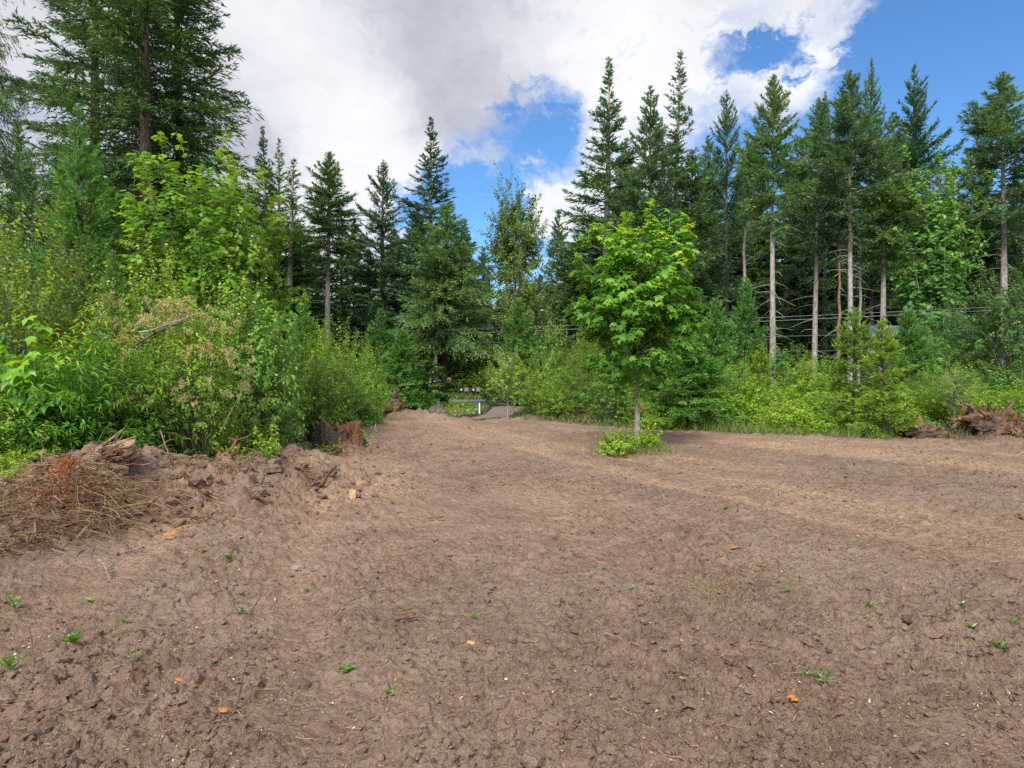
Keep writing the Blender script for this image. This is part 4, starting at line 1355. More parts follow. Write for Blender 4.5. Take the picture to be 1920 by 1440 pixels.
shr('mid_green', 'dim bush behind the lone maple trunk foot', 1218, 20.8, 735, 48, 5.3, group=G_RS)
shr('mid_bright', 'bright bush after the wide bushy fir', 1392, 21.5, 672, 50, .7, group=G_RS)
shr('mid_bright', 'bright lime bush at the foot of the thick grey trunk', 1510, 21.5, 662, 62, 1.7, group=G_RS)
shr('mid_green', 'green bush between the bright bush and the thick grey trunk', 1450, 21, 715, 55, 2.7, group=G_RS)
shr('low_cover', 'low ferny bush in the grass before the lime bush', 1480, 18.6, 752, 62, .1, group=G_RS)
shr('low_cover', 'low bush with reddish tips beside the ferny bush', 1535, 18.4, 772, 58, 2.2, group=G_RS)
shr('feathery', 'feathery bush joining the wide fir to the bright bush', 1355, 22.5, 690, 48, 1.1, group=G_RS)
shr('mid_green', 'green bush behind the young fir pair, below the pale wall', 1730, 21, 700, 60, 3.7, group=G_RS)
shr('alder_sapling', 'slender pale-stemmed sapling before the root wads', 1790, 18.8, 672, 52, 1.9, name='sapling', cat='sapling')
shr('feathery', 'airy bush behind the pale-stemmed sapling', 1762, 20, 690, 48, 4.9, group=G_RS)
shr('mid_green', 'shrub behind the tallest root wad', 1850, 20.5, 715, 58, 5.6, group=G_RS)
shr('mid_bright', 'bright shrub cut by the frame edge behind the root wads', 1915, 19.8, 722, 50, .6, group=G_RS)
shr('low_cover', 'low green growth behind the small root wad', 1700, 18.6, 772, 50, 3.9, group=G_RS)
shr('low_cover', 'low growth beside the young fir pair at the grass edge', 1545, 18.6, 778, 45, 5.0, group=G_RS)
shr('low_cover', 'low brambles before the wide bushy fir', 1250, 19.8, 765, 55, 1.5, group=G_RS)
shr('mid_dark', 'dark undergrowth bush beneath the stout bare trunk', 1560, 27, 655, 60, 2.5, group=G_RS)
shr('mid_dark', 'dark bush below the crooked pale maple trunk', 1750, 28, 610, 80, 4.5, group=G_RS)
shr('mid_dark', 'dark bush behind the alder stems at the frame edge', 1880, 25, 660, 90, 6.0, group=G_RS)
shr('mid_dark', 'dark bush seen through the trunks beside the grey dead trunk', 1470, 29, 625, 70, 3.0, group=G_RS)
shr('mid_green', 'brushy regrowth around the foot of the lone maple', 1222, 14.1, 812, 30, .4, group=G_RS)
shr('low_cover', 'low yellow-green tuft spreading beside the lone maple foot', 1162, 13.5, 806, 50, 2.4, group=G_RS)


# bigleaf sapling at the frame edge, its large leaves one by one
def bigleaf():
    Y = 8.0
    x, g = PX(55, Y), gm(PX(50, Y), Y)
    t = thing('maple_sapling', 'bigleaf maple sapling with large drooping pale leaves at the frame edge', 'sapling', (x, Y, g))
    rs = np.random.RandomState(4)
    stems = Geo()
    tv, tf = LEAF['maple']
    pr = []
    for k in range(5):
        lf = Geo()
        lf.add(tv * np.array([.20, .19, .22]), tf, .32 + .11 * k)
        pr.append(lf.mesh('leaf', [M['maple_leaves']]))
    for i in range(13):
        a = rs.rand() * 6.28
        h = PZ(rs.uniform(575, 760), Y) - g
        l = rs.uniform(.1, .5)
        P = np.stack([np.array([math.cos(a) * l * q, math.sin(a) * l * q, h * q ** .8]) for q in np.linspace(0, 1, 6)])
        V, Q = tubes(P[None], np.linspace(.007, .002, 6)[None], 4)
        stems.add(V, Q)
        for j in range(9):
            q = 1 - j * .07
            p = np.array([math.cos(a) * l * q, math.sin(a) * l * q, h * q ** .8])
            b = rs.rand() * 6.28
            o = obj('leaf', pr[min(4, int(5 * rs.rand() ** (1.2 if j > 1 else .5)))], t, p + np.array([math.cos(b), math.sin(b), 0]) * .05, (rs.uniform(-1.1, -.3), rs.uniform(-.3, .3), b - 1.57))
            o.scale = (rs.uniform(.7, 1.15),) * 3
    obj('stems', stems.mesh('stems', [M['bark_brown']]), t)


bigleaf()


# blossoms on the shrubs are parts of nothing countable: tiny; grass and other stuff
def grass_patch(name, label, mat, pts, hgt, wid, seed, tb=(.2, .9), lean=.5):
    rs = np.random.RandomState(seed)
    x, y = pts
    n = len(x)
    z = ground_z(x, y) - .01
    ax = np.stack([rs.randn(n) * lean, rs.randn(n) * lean, np.ones(n)], -1)
    g = Geo()
    emit(g, 'blade', np.stack([x, y, z], -1), ax, unit(np.stack([rs.randn(n), rs.randn(n), .2 * np.ones(n)], -1)), hgt * rs.uniform(.45, 1.2, n), wid * rs.uniform(.7, 1.3, n), rs.uniform(*tb, n))
    return tag(obj(name, g.mesh(name, [M[mat]])), label, kind='stuff')


def scatter(px0, px1, y0, y1, n, seed, dens=None):
    rs = np.random.RandomState(seed)
    Y = rs.uniform(y0, y1, n)
    x = PX(rs.uniform(px0, px1, n), Y)
    if dens is not None:
        k = dens(x, Y) > rs.rand(n)
        x, Y = x[k], Y[k]
    return x, Y


def edge_d(x, y):
    yb = np.interp(x, _ex, _ey) + .5 * perlin(x / 1.3, y / 1.3, 77)
    return np.clip(1.25 - np.abs(y - yb - .7) / 1.1, 0, 1)


grass_patch('grass', 'tall green grass along the far clearing edge', 'grass_blades', scatter(1230, 2000, 15.3, 20.5, 22000, 1, lambda x, y: edge_d(x, y) * (1 - .88 * (x > PX(1675, y)))), .32, .011, 1)
grass_patch('grass', 'sparse grass under the bushes by the thin-stemmed sapling', 'grass_blades', scatter(960, 1240, 19.5, 23.5, 3500, 2, edge_d), .28, .015, 2)
grass_patch('grass', 'grass verge beside the white marker post', 'grass_blades', scatter(838, 925, 24.6, 33, 5000, 3, lambda x, y: (np.abs(x - np.interp(y, [24, 27, 31, 36], [PX(905, 24), PX(938, 27), PX(957, 31), PX(965, 36)])) > 1.0) * 1.0), .17, .014, 3, (.3, .95))
grass_patch('grass', 'bright weedy verge across the road behind the mailboxes', 'grass_blades', scatter(740, 960, 41.8, 47, 4200, 13), .45, .05, 13, (.35, 1))
grass_patch('grass', 'thin tuft of grass around the lone maple foot', 'grass_blades', (PX(1180, 13.7) + .62 * np.random.RandomState(5).randn(1500) * .55, 13.75 + .3 * np.random.RandomState(6).randn(1500)), .22, .011, 4, (.35, 1))
grass_patch('dry_grass', 'dry straw lying thinly over the middle of the dirt', 'dry_grass', scatter(600, 2000, 5.2, 20, 9000, 7, lambda x, y: np.clip(.12 + 1.4 * fbm(np.arctan2(x + 4.5, 29 - y) * 9, np.hypot(x + 4.5, 29 - y) / 7, 3, 71), 0, 1) * (1 - moundness(x, y))), .085, .008, 5, (0, 1), 3.0)
grass_patch('grass', 'thin yellow-green grass patch in the dirt past the lone maple', 'grass_blades', scatter(1270, 1400, 4.7, 5.5, 420, 8, lambda x, y: np.exp(-((x - PX(1330, 5.1)) / .22) ** 2 - ((y - 5.1) / .25) ** 2)), .06, .006, 6, (.6, 1), .8)
# blossoms in the verge and on shrubs
rs_ = np.random.RandomState(15)
bl = Geo()
bx_, by_ = scatter(845, 915, 25.5, 31.5, 60, 15)
bz = ground_z(bx_, by_) + rs_.uniform(.08, .22, 60)
emit(bl, 'diamond', np.stack([bx_, by_, bz], -1), rs_.randn(60, 3), unit(rs_.randn(60, 3) + np.array([0, 0, 1])), .05, .05, rs_.rand(60))
tag(obj('wildflowers', bl.mesh('wildflowers', [M['blossom']])), 'small white wildflowers dotted over the grass verge', kind='stuff')


# undergrowth filling between the shrubs
def undergrowth():
    rs = np.random.RandomState(41)
    pts = []
    for px0, px1, y0, y1, n, hmax in [(400, 760, 22, 33, 2600, .9), (940, 1300, 22.5, 34, 3200, .9), (1300, 1980, 19.5, 33, 6500, 1.0), (-150, 480, 8.8, 13, 2600, .7), (560, 930, 44, 52, 1500, 1.0)]:
        x, y = scatter(px0, px1, y0, y1, n, int(px0 + 1000))
        pts.append(np.stack([x, y, rs.rand(len(x)) ** 1.5 * hmax], -1))
    c = np.concatenate(pts)
    c = c[veg(c[:, 0], c[:, 1]) > .6]
    bad = (np.abs(c[:, 1] - (38 - c[:, 0] * .05)) < 4.4) | ((np.abs(c[:, 0] + .9) < 1.9) & (c[:, 1] < 36))
    c = c[~bad]
    c[:, 2] += macro(c[:, 0], c[:, 1])
    m = 4
    n = len(c) * m
    i = np.repeat(np.arange(len(c)), m)
    pos = c[i] + rs.randn(n, 3) * np.array([.14, .14, .08])
    g = Geo()
    ct = rs.rand(len(c))
    emit(g, 'diamond', pos, unit(rs.randn(n, 3) * np.array([1, 1, .4])), unit(np.array([0, 0, 1.0]) + rs.randn(n, 3) * .45), rs.uniform(.07, .15, n), rs.uniform(.05, .09, n), np.clip(.1 + .5 * ct[i] + .3 * rs.rand(n), 0, 1))
    tag(obj('undergrowth', g.mesh('undergrowth', [M['shrub_leaves']])), 'leafy undergrowth carpeting the ground between the shrubs', kind='stuff')


undergrowth()

# ================================================================== STUMPS, ROOTS, WOOD
def lump_mesh(name, mat, rx, ry, rz, seed, sub=3, amp=.35, f=1.6, flat_bottom=True, smooth=False):
    bm = bmesh.new()
    bmesh.ops.create_icosphere(bm, subdivisions=sub, radius=1)
    off = Vector((seed * 3.1, seed * 1.7, seed * .9))
    for v in bm.verts:
        d = v.co.normalized()
        k = 1 + amp * (mnoise.noise(d * f + off) + .5 * mnoise.noise(d * f * 2.3 + off) + .3 * mnoise.noise(d * f * 5 + off))
        v.co = Vector((d.x * rx, d.y * ry, d.z * rz)) * k
        if flat_bottom and v.co.z < -.25 * rz:
            v.co.z = -.25 * rz
    me = bpy.data.meshes.new(name)
    bm.to_mesh(me)
    bm.free()
    me.materials.append(mat)
    if smooth:
        me.polygons.foreach_set('use_smooth', [True] * len(me.polygons))
    return me


def crooked(rs, p, d, L, r0, r1, n=7, jit=.22, sides=6, grav=0.0):
    p = np.array(p, float)
    d = unit(np.array(d, float)[None])[0]
    P = [p]
    for i in range(n - 1):
        d = unit((d + rs.randn(3) * jit - np.array([0, 0, grav]))[None])[0]
        p = p + d * L / (n - 1)
        P.append(p)
    rr = np.linspace(r0, r1, n) * (1 + .18 * rs.randn(n))
    rr[-1] = r1 * .5
    return tubes(np.array(P)[None], np.abs(rr)[None], sides)


def root_wad(label, px, Y, size, seed, nroots, up=.5, mat='root_wood', group='root wads dumped beside the clearing', height=None, spikes=None, name='root_wad'):
    rs = np.random.RandomState(seed)
    x, g = PX(px, Y), gm(PX(px, Y), Y)
    t = thing(name, label, 'root wad', (x, Y, g), group=group)
    # core: several overlapping chunks in one body
    bm = bmesh.new()
    core = Geo()
    for i in range(4):
        me = lump_mesh('tmp', M[mat], size * rs.uniform(.35, .6), size * rs.uniform(.3, .45), size * rs.uniform(.25, .42), seed + i, 4, .45, 2.2, False)
        v = np.array([q.co[:] for q in me.vertices]) + np.array([rs.uniform(-.45, .45) * size, rs.uniform(-.2, .2) * size, size * rs.uniform(.08, .28)])
        f = np.array([p.vertices[:] for p in me.polygons])
        core.add(v, f)
        bpy.data.meshes.remove(me)
    bm.free()
    obj('root_core', core.mesh('root_core', [M['root_dirt']], True), t)
    for i in range(nroots):
        a = rs.rand() * 6.28
        el = rs.uniform(-.1, 1.2) * up + .1
        d = np.array([math.cos(a) * math.cos(el), math.sin(a) * math.cos(el) * .7, math.sin(el)])
        p = np.array([rs.uniform(-.5, .5) * size, rs.uniform(-.2, .2) * size, size * rs.uniform(.1, .35)])
        L = size * rs.uniform(.5, 1.15)
        r0 = size * rs.uniform(.03, .10)
        V, Q = crooked(rs, p, d, L, r0, r0 * .3, 8, .28, 6, .05)
        obj('root', make_mesh('root', V, [Q], M[mat if rs.rand() < .75 else 'rotten_wood']), t)
    for sp in spikes or []:
        V, Q = crooked(rs, np.array(sp[:3]) * size, sp[3:6], sp[6] * size, sp[7] * size, sp[7] * size * .35, 7, .12, 7)
        obj('root', make_mesh('root', V, [Q], M['rotten_wood' if sp[8] else mat]), t)
    return t


root_wad('tallest root wad with pale upright prongs beside the frame-edge shrub', 1848, 17.0, .90, 3, 30, .6,
         spikes=[(-.35, -.1, .3, -.25, 0, 1, .62, .15, 0), (-.2, -.1, .4, .25, 0, 1, .45, .09, 1), (-.45, -.2, .7, -1, 0, .5, .35, .06, 0), (.2, -.2, .3, .8, 0, .75, .75, .12, 0), (.05, -.25, .35, -.7, -.1, .55, .7, .1, 1), (.4, -.2, .3, 1, -.1, -.1, .8, .08, 0)])
root_wad('small twisted root wad before the young fir pair', 1738, 16.7, .62, 5, 18, .7, spikes=[(-.1, 0, .3, -.45, 0, 1, .8, .15, 1), (.2, -.1, .3, 1, 0, -.2, .9, .12, 1), (-.3, 0, .2, -1, 0, .15, 1.0, .15, 0)])
root_wad('root wad cut by the frame edge with two upright prongs', 1915, 16.6, .6, 7, 12, .6, spikes=[(-.5, 0, .2, .0, 0, 1, .95, .13, 1), (-.1, 0, .3, .1, 0, 1, .85, .11, 1), (-.2, -.2, .3, -.4, -.2, -.3, .6, .12, 0)])
root_wad('stubby broken log end at the edge of the root wads', 1692, 16.9, .26, 9, 6, .4, mat='rotten_wood')
root_wad('uprooted stump with a raw orange face below the bushy young fir', 740, 25.8, .75, 12, 14, .55, mat='root_dirt', group=None,
         spikes=[(-.05, 0, .5, -.1, 0, 1, .9, .14, 0), (.35, -.35, .1, .8, -.2, -.25, .8, .1, 1), (.1, -.4, .2, .5, -.3, .2, .5, .3, 1), (-.1, -.4, .1, -.2, -.5, .3, .4, .3, 1)])


# the cut stump in the middle distance
def cut_stump():
    rs = np.random.RandomState(77)
    Y = 13.3
    x, g = PX(632, Y), gm(PX(632, Y), Y) - .04
    t = thing('tree_stump', 'weathered cut stump split open to red rotten wood, alone past the dirt mound', 'tree stump', (x, Y, g), .25)
    nA, nZ = 72, 16
    th = np.linspace(0, 2 * np.pi, nA, endpoint=False)
    H = .52

    def side(th, q, shrink=0.0):
        rr = (.40 - shrink) * (1 + .30 * (1 - q) ** 2) * (1 + .10 * np.sin(3 * th + 1) + .07 * np.sin(7 * th + 2) + .045 * np.sin(17 * th + 5 * q) + .02 * np.sin(31 * th))
        # torn face opens to the front right
        d = np.angle(np.exp(1j * (th - 5.55)))
        rr = rr - .13 * np.exp(-(d / .45) ** 2) * (q > .12) * (1 + .3 * np.sin(13 * th))
        return rr
    V, F4, mats_ = [], [], []
    top = H * (1 + .13 * np.sin(2 * th + .5) + .10 * np.sin(5 * th) + .06 * np.sin(11 * th + 2) + .05 * rs.randn(nA))
    for k in range(nZ):
        q = k / (nZ - 1)
        rr = side(th, q) * (1 + .02 * rs.randn(nA))
        V.append(np.stack([rr * np.cos(th) * 1.05, rr * np.sin(th), top * q], -1))
    V = np.concatenate(V)
    k = np.arange(nZ - 1)[:, None] * nA
    s = np.arange(nA)[None]
    Q = np.stack([k + s, k + (s + 1) % nA, k + nA + (s + 1) % nA, k + nA + s], -1).reshape(-1, 4)
    torn = np.abs(np.angle(np.exp(1j * (th - 5.55)))) < .55
    fm = np.tile(torn.astype(int), nZ - 1)
    obj('bark', make_mesh('bark', V, [Q[fm == 0]], M['stump_bark']), t)
    obj('torn_face', make_mesh('torn_face', V, [Q[fm == 1]], M['rotten_wood']), t, sc=(.998, .998, .998))
    # rotten heart: rough inner cone sinking below the rim
    W = []
    for i, (fr, dz) in enumerate([(.97, -.02), (.8, -.05), (.55, -.10), (.3, -.12), (.05, -.09)]):
        rr = side(th, 1.0) * fr
        W.append(np.stack([rr * np.cos(th) * 1.05, rr * np.sin(th), top + dz + .04 * rs.randn(nA)], -1))
    W = np.concatenate(W)
    k = np.arange(4)[:, None] * nA
    Q2 = np.stack([k + s, k + (s + 1) % nA, k + nA + (s + 1) % nA, k + nA + s], -1).reshape(-1, 4)
    obj('rotten_heart', make_mesh('rotten_heart', W, [Q2], M['rotten_wood']), t)
    for i in range(9):
        a = rs.uniform(0, 6.28)
        V, Q = crooked(rs, (.36 * math.cos(a), .36 * math.sin(a), .12), (math.cos(a), math.sin(a), -.22), rs.uniform(.35, .8), .07, .02, 7, .15)
        obj('root', make_mesh('root', V, [Q], M['root_wood']), t)
    for i, a in enumerate((5.0, 5.3, 4.8)):
        V, Q = crooked(rs, (.34 * math.cos(a), .34 * math.sin(a), .2 + .05 * i), (math.cos(a), math.sin(a), -.6), .5, .045, .02, 5, .1)
        obj('splinter', make_mesh('splinter', V, [Q], M['rotten_wood']), t)


cut_stump()


def boulder():
    Y = 25.2
    t = obj('boulder', lump_mesh('boulder', M['boulder'], .33, .28, .30, 8, 4, .22, 1.2, True, False), None, (PX(820, Y), Y, gm(PX(820, Y), Y) + .07))
    tag(t, 'rounded grey boulder in front of the roadside fir foot', 'boulder')


boulder()

# wood lying in the mound
rsm = np.random.RandomState(31)


def wood_piece(label, name, cat, px, Y, L, r, mat, az, el, seed, lift=.03, n=8, jit=.12, twigs=0, group=None):
    rs = np.random.RandomState(seed)
    x = PX(px, Y)
    t = thing(name, label, cat, (x, Y, gz(x, Y) + lift), group=group)
    if cat in ('wood splinter', 'wood chip', 'bark'):
        me_ = lump_mesh('wood_body', M[mat], L * .5, r * 1.1, r * .45, seed, 2, .6, 2.4, False)
        obj('wood_body', me_, t, (0, 0, r * .3 + L * .35 * math.sin(el)), (seed * .7 % 1 - .5, -el, az))
        return t
    V, Q = crooked(rs, (0, 0, 0), (math.cos(az) * math.cos(el), math.sin(az) * math.cos(el), math.sin(el)), L, r, r * .5, n, jit, 6, 0)
    obj('stick_body' if twigs else 'wood_body', make_mesh('wood_body', V, [Q], M[mat], smooth=True), t)
    P = V.reshape(n, 6, 3).mean(1)
    for i in range(twigs):
        k = rs.randint(1, n - 1)
        V2, Q2 = crooked(rs, P[k], (math.cos(az) + rs.randn() * .8, math.sin(az) + rs.randn() * .8, rs.uniform(-.2, .9)), L * rs.uniform(.15, .4), r * .45, r * .15, 5, .2, 4)
        obj('twig', make_mesh('twig', V2, [Q2], M[mat]), t)
    return t


wood_piece('bent bare branch arching over the flowering shrubs', 'bare_branch', 'branch', 190, 9.0, 1.25, .022, 'bark_brown', .15, .52, 3, 1.55, 9, .08, 2)
wood_piece('thin arching twig springing from the bent bare branch', 'bare_branch', 'branch', 262, 8.7, 1.0, .010, 'bark_pale', -.1, -.12, 5, 1.95, 9, .1, 1)
wood_piece('pale dead stem standing upright among the tan flower plumes', 'bare_branch', 'branch', 412, 9.0, .75, .010, 'stick_wood', .5, 1.1, 8, .55, 7, .06, 2)
wood_piece('pale upright dead stick at the foot of the dark shrubs', 'bare_branch', 'branch', 210, 8.3, .62, .010, 'stick_wood', 2.0, 1.25, 9, .1, 7, .12, 3)
wood_piece('leaning dead stick on top of the mound below the flowering shrub', 'bare_branch', 'branch', 318, 8.2, .55, .011, 'stick_wood', 2.6, .75, 10, .05, 7, .12, 3)
wood_piece('dark crooked root arching off the mound beside the leafy sprout', 'fallen_root', 'root', 378, 8.55, .62, .035, 'root_wood', .35, .55, 11, .0, 9, .22, 2)
wood_piece('split red-brown slab of root wood upright behind the crooked root', 'fallen_root', 'root', 408, 8.9, .30, .05, 'rotten_wood', 1.9, 1.0, 12, .0, 6, .1)
wood_piece('short rotten red chunk below the crooked root', 'fallen_root', 'root', 428, 8.5, .12, .030, 'rotten_wood', .4, .5, 13, .0, 5, .1)
wood_piece('bright orange wood splinter lying on the slope of the mound', 'wood_splinter', 'wood splinter', 320, 6.55, .17, .026, 'orange_wood', .55, .45, 14, .05, 5, .04)
wood_piece('pale cut chip standing upright in the dirt past the mound', 'wood_chip', 'wood chip', 660, 8.25, .14, .034, 'fresh_wood', 1.7, 1.35, 15, .0, 5, .05)
wood_piece('long pale stick lying at the foot of the mound', 'stick', 'stick', 182, 5.6, .46, .014, 'stick_wood', -.60, .0, 16, .07, 9, .1, 5)
wood_piece('short dark bark slab lying flat in the middle of the dirt', 'bark_slab', 'bark', 815, 7.25, .18, .020, 'root_wood', .1, .05, 17, .025, 6, .12)
wood_piece('broken brown branch end near the bottom dirt clods', 'stick', 'stick', 738, 4.35, .17, .014, 'root_wood', -.3, -.05, 18, .03, 6, .15, 2)
wood_piece('long thin straw-coloured stick slanting down the bare dirt', 'stick', 'stick', 1135, 4.0, .30, .0045, 'stick_wood', -.75, .0, 19, .035, 7, .04)
wood_piece('thin upright dead stem at the bottom corner of the dirt', 'stick', 'stick', 55, 3.62, .24, .005, 'stick_wood', 1.6, 1.45, 20, .0, 7, .1, 2)
wood_piece('thin leaning dead weed stem standing in the dirt below the mound', 'stick', 'stick', 405, 3.75, .42, .0042, 'bark_brown', .75, .80, 21, .0, 8, .06, 2)
wood_piece('second dead weed stem standing closest to the bottom edge', 'stick', 'stick', 440, 3.2, .22, .004, 'bark_brown', 1.3, 1.1, 22, .0, 7, .08, 1)
wood_piece('curled dead stem beside the long pale stick', 'stick', 'stick', 350, 4.7, .34, .004, 'stick_wood', 1.0, .7, 23, .0, 8, .12, 2)
wood_piece('small dead twig standing in the open dirt on the maple side', 'stick', 'stick', 1690, 4.6, .16, .004, 'root_wood', 1.4, 1.2, 24, .0, 6, .12, 2)
wood_piece('rust-brown twig lying toward the frame edge beyond the grass patch', 'stick', 'stick', 1735, 4.25, .22, .0055, 'rotten_wood', .1, .0, 25, .035, 7, .08, 2)
wood_piece('long bleached stick lying in dirt near the frame edge', 'stick', 'stick', 1850, 5.5, .42, .008, 'stick_wood', .35, .02, 26, .035, 8, .08, 2)
wood_piece('orange rotten slab lying behind the thin grass patch', 'wood_chip', 'wood chip', 1330, 6.1, .13, .020, 'rotten_wood', -.2, .05, 27, .02, 5, .1)
wood_piece('orange chip lying just past the rotten slab', 'wood_chip', 'wood chip', 1378, 6.0, .07, .017, 'orange_wood', .3, .2, 28, .02, 5, .1)
def shredded_log():
    rs = np.random.RandomState(29)
    px, Y = 215, 7.25
    x = PX(px, Y)
    t = thing('shredded_log', 'shredded straw-brown log end poking from the mound top', 'log', (x, Y, gz(x, Y) + .02))
    n = 150
    u, v_ = rs.randn(n) * .06, rs.randn(n) * .05
    L = rs.uniform(.12, .42, n)
    d = unit(np.stack([.75 + rs.randn(n) * .22, -.25 + rs.randn(n) * .22, .20 + rs.randn(n) * .16], -1))
    p0 = np.stack([-.22 + rs.rand(n) * .2, v_, .02 + u], -1)
    P = np.stack([p0 + d * (L * q)[:, None] + rs.randn(n, 3) * .006 for q in (0, .4, .8, 1)], 1)
    V, Q = tubes(P, rs.uniform(.004, .011, n)[:, None] * np.array([[1, 1, .8, .3]]), 4)
    o = obj('wood_fibres', make_mesh('wood_fibres', V, [Q], M['shredded_wood']), t)
    o['kind'] = 'stuff'
    obj('log_core', lump_mesh('log_core', M['shredded_wood'], .26, .10, .10, 3, 3, .4, 2.0, False), t, (0, 0, .08), (0, -.42, -.1))


shredded_log()


for i, (px, Y, L, r, mt, az, el, lab) in enumerate([
        (255, 6.9, .38, .022, 'root_wood', .3, .25, 'dark crooked root jutting from the mound slope below the shredded log'),
        (300, 6.75, .30, .016, 'stick_wood', 2.7, .1, 'pale stick lying across the mound slope below the crooked dark root'),
        (352, 7.1, .42, .016, 'root_dirt', -.5, .15, 'dirt-caked root sticking out of the mound below the flowering shrub'),
        (405, 7.3, .36, .012, 'stick_wood', -1.2, -.05, 'thin pale stick running down the mound slope, near the middle of the mound'),
        (470, 7.6, .34, .020, 'root_dirt', .6, .3, 'dirty root stub on the mound below the leafy sprout'),
        (545, 7.9, .40, .018, 'root_wood', 2.9, .12, 'brown root lying along the mound end below the leafy sprout'),
        (590, 8.6, .42, .028, 'root_dirt', -.2, .25, 'thick muddy root on the mound end toward the cut stump'),
        (560, 9.6, .40, .024, 'rotten_wood', .9, .4, 'reddish rotten root on the mound behind the leafy sprout'),
        (95, 6.0, .45, .012, 'stick_wood', -.3, .1, 'bleached stick under the brush heap at the frame edge'),
        (230, 6.1, .40, .010, 'stick_wood', .4, .0, 'thin bleached stick lying level at the mound foot below the brush heap'),
        (610, 12.4, .55, .035, 'stick_wood', .9, .15, 'pale root curving out in front of the cut stump')]):
    wood_piece(lab, 'fallen_root' if 'root' in lab.split('below')[0].split('under')[0] else 'stick', 'root' if 'root' in lab.split('below')[0].split('under')[0] else 'stick', px, Y, L, r, mt, az, el, 60 + i, .02, 8, .2, 2)


# dead brush heap at the frame edge
def brush_heap(label, px, Y, n, spread, hgt, seed, mat='dead_twigs', name='brush_heap', length=.8, r=.0045, kind_=None):
    rs = np.random.RandomState(seed)
    x = PX(px, Y)
    K = 5
    a = rs.rand(n) * 6.28
    rr = np.sqrt(rs.rand(n))
    bx = x + rr * np.cos(a) * spread
    by = Y + rr * np.sin(a) * spread * .7
    bz = macro(bx, by) + hgt * rs.rand(n) ** 1.4 * (1 - .6 * rr)
    d = unit(rs.randn(n, 3) * np.array([1, .8, .45]) + np.array([.1, -.25, .12]))
    L = length * rs.uniform(.3, 1.2, n)
    P = np.stack([np.stack([bx, by, bz], -1) + d * (L * q)[:, None] + np.cumsum(rs.randn(n, 3) * .02, 0) * 0 + np.stack([.06 * rs.randn(n) * q, .06 * rs.randn(n) * q, -.35 * L * q * q], -1) for q in np.linspace(0, 1, K)], 1)
    gzz = macro(P[..., 0], P[..., 1])
    P[..., 2] = np.maximum(P[..., 2], gzz + .01)
    P[..., 2] -= gm(x, Y)
    P[..., 0] -= x
    P[..., 1] -= Y
    V, Q = tubes(P, r * rs.uniform(.5, 1.4, n)[:, None] * np.linspace(1, .4, K)[None], 3)
    g = Geo()
    g.add(V, Q, np.repeat(rs.rand(n), K * 3))
    t = thing(name, label, 'brush pile', (x, Y, gm(x, Y)))
    o = obj('dead_stems', g.mesh('dead_stems', [M[mat]]), t)
    o['kind'] = 'stuff'
    return t


t = brush_heap('heap of brown dead brush with rusty fronds on the mound at the frame edge', 140, 6.75, 950, .62, .48, 5, length=.5)
g_ = Geo()
rs_ = np.random.RandomState(9)
for c, n, s in (((.0, -.12, .50), 150, .055), ((.0, -.22, .42), 130, .06), ((.05, -.30, .26), 260, .17)):
    pos = np.array(c) + rs_.randn(n, 3) * np.array([s, s, s * .5])
    emit(g_, 'diamond', pos, unit(rs_.randn(n, 3)), unit(rs_.randn(n, 3)), .035, .018, rs_.rand(n) if c[2] > .4 else rs_.rand(n) * .4)
o = obj('rusty_fronds', g_.mesh('rusty_fronds', [M['dead_fronds']]), t)
o['kind'] = 'stuff'
brush_heap('tangle of dry straw-like stems at the bottom of the mound by the frame edge', 20, 6.2, 380, .6, .16, 6, length=.6)
brush_heap('torn grass roots and dry stems across the mound crest', 330, 7.6, 900, 1.15, .16, 7, length=.36, r=.004)
brush_heap('dry twigs tangled round the leafy sprout on the mound end', 500, 8.6, 260, .6, .16, 8, length=.5, r=.004)
brush_heap('brown twigs scattered round the cut stump foot', 610, 12.9, 160, .7, .18, 10, length=.5, r=.005)
brush_heap('dead brown stems under the tuft at the lone maple foot', 1190, 13.3, 160, .5, .22, 12, length=.4, r=.004)
brush_heap('brown brush at the earth bank under the bushes', 1080, 22.0, 160, 1.1, .25, 11, length=.8, r=.007)


# small leafy sprouts on the mound and by the stump
def leafy_sprout(label, px, Y, hgt, n, seed, mat='bright_shrub_leaves', spread=.22, name='leafy_sprout', stems=7, ll=.05, base=None):
    rs = np.random.RandomState(seed)
    x = PX(px, Y)
    t = thing(name, label, 'sprout', (x, Y, (gz(x, Y) if base is None else base) - .02))
    st = Geo()
    lf = Geo()
    for i in range(stems):
        a = rs.rand() * 6.28
        tip = np.array([math.cos(a) * spread * rs.uniform(.3, 1.2), math.sin(a) * spread * rs.uniform(.3, 1), hgt * rs.uniform(.45, 1.05)])
        P = np.stack([tip * np.array([q, q, q ** .75]) for q in np.linspace(0, 1, 6)])
        V, Q = tubes(P[None], np.linspace(.006, .002, 6)[None], 4)
        st.add(V, Q)
        u = rs.uniform(.25, 1.0, n)
        pos = np.stack([np.interp(u, np.linspace(0, 1, 6), P[:, k]) for k in range(3)], -1)
        emit(lf, 'oval', pos, unit(rs.randn(n, 3) + np.array([0, 0, .3])), unit(np.array([0, 0, 1.0]) + rs.randn(n, 3) * .5), rs.uniform(.6, 1.2, n) * ll, rs.uniform(.6, 1.2, n) * ll * .65, np.clip(.25 + .5 * rs.rand(n) + .2 * u, 0, 1))
    obj('stems', st.mesh('stems', [M['bark_brown']]), t)
    obj('foliage', lf.mesh('foliage', [M[mat]]), t)


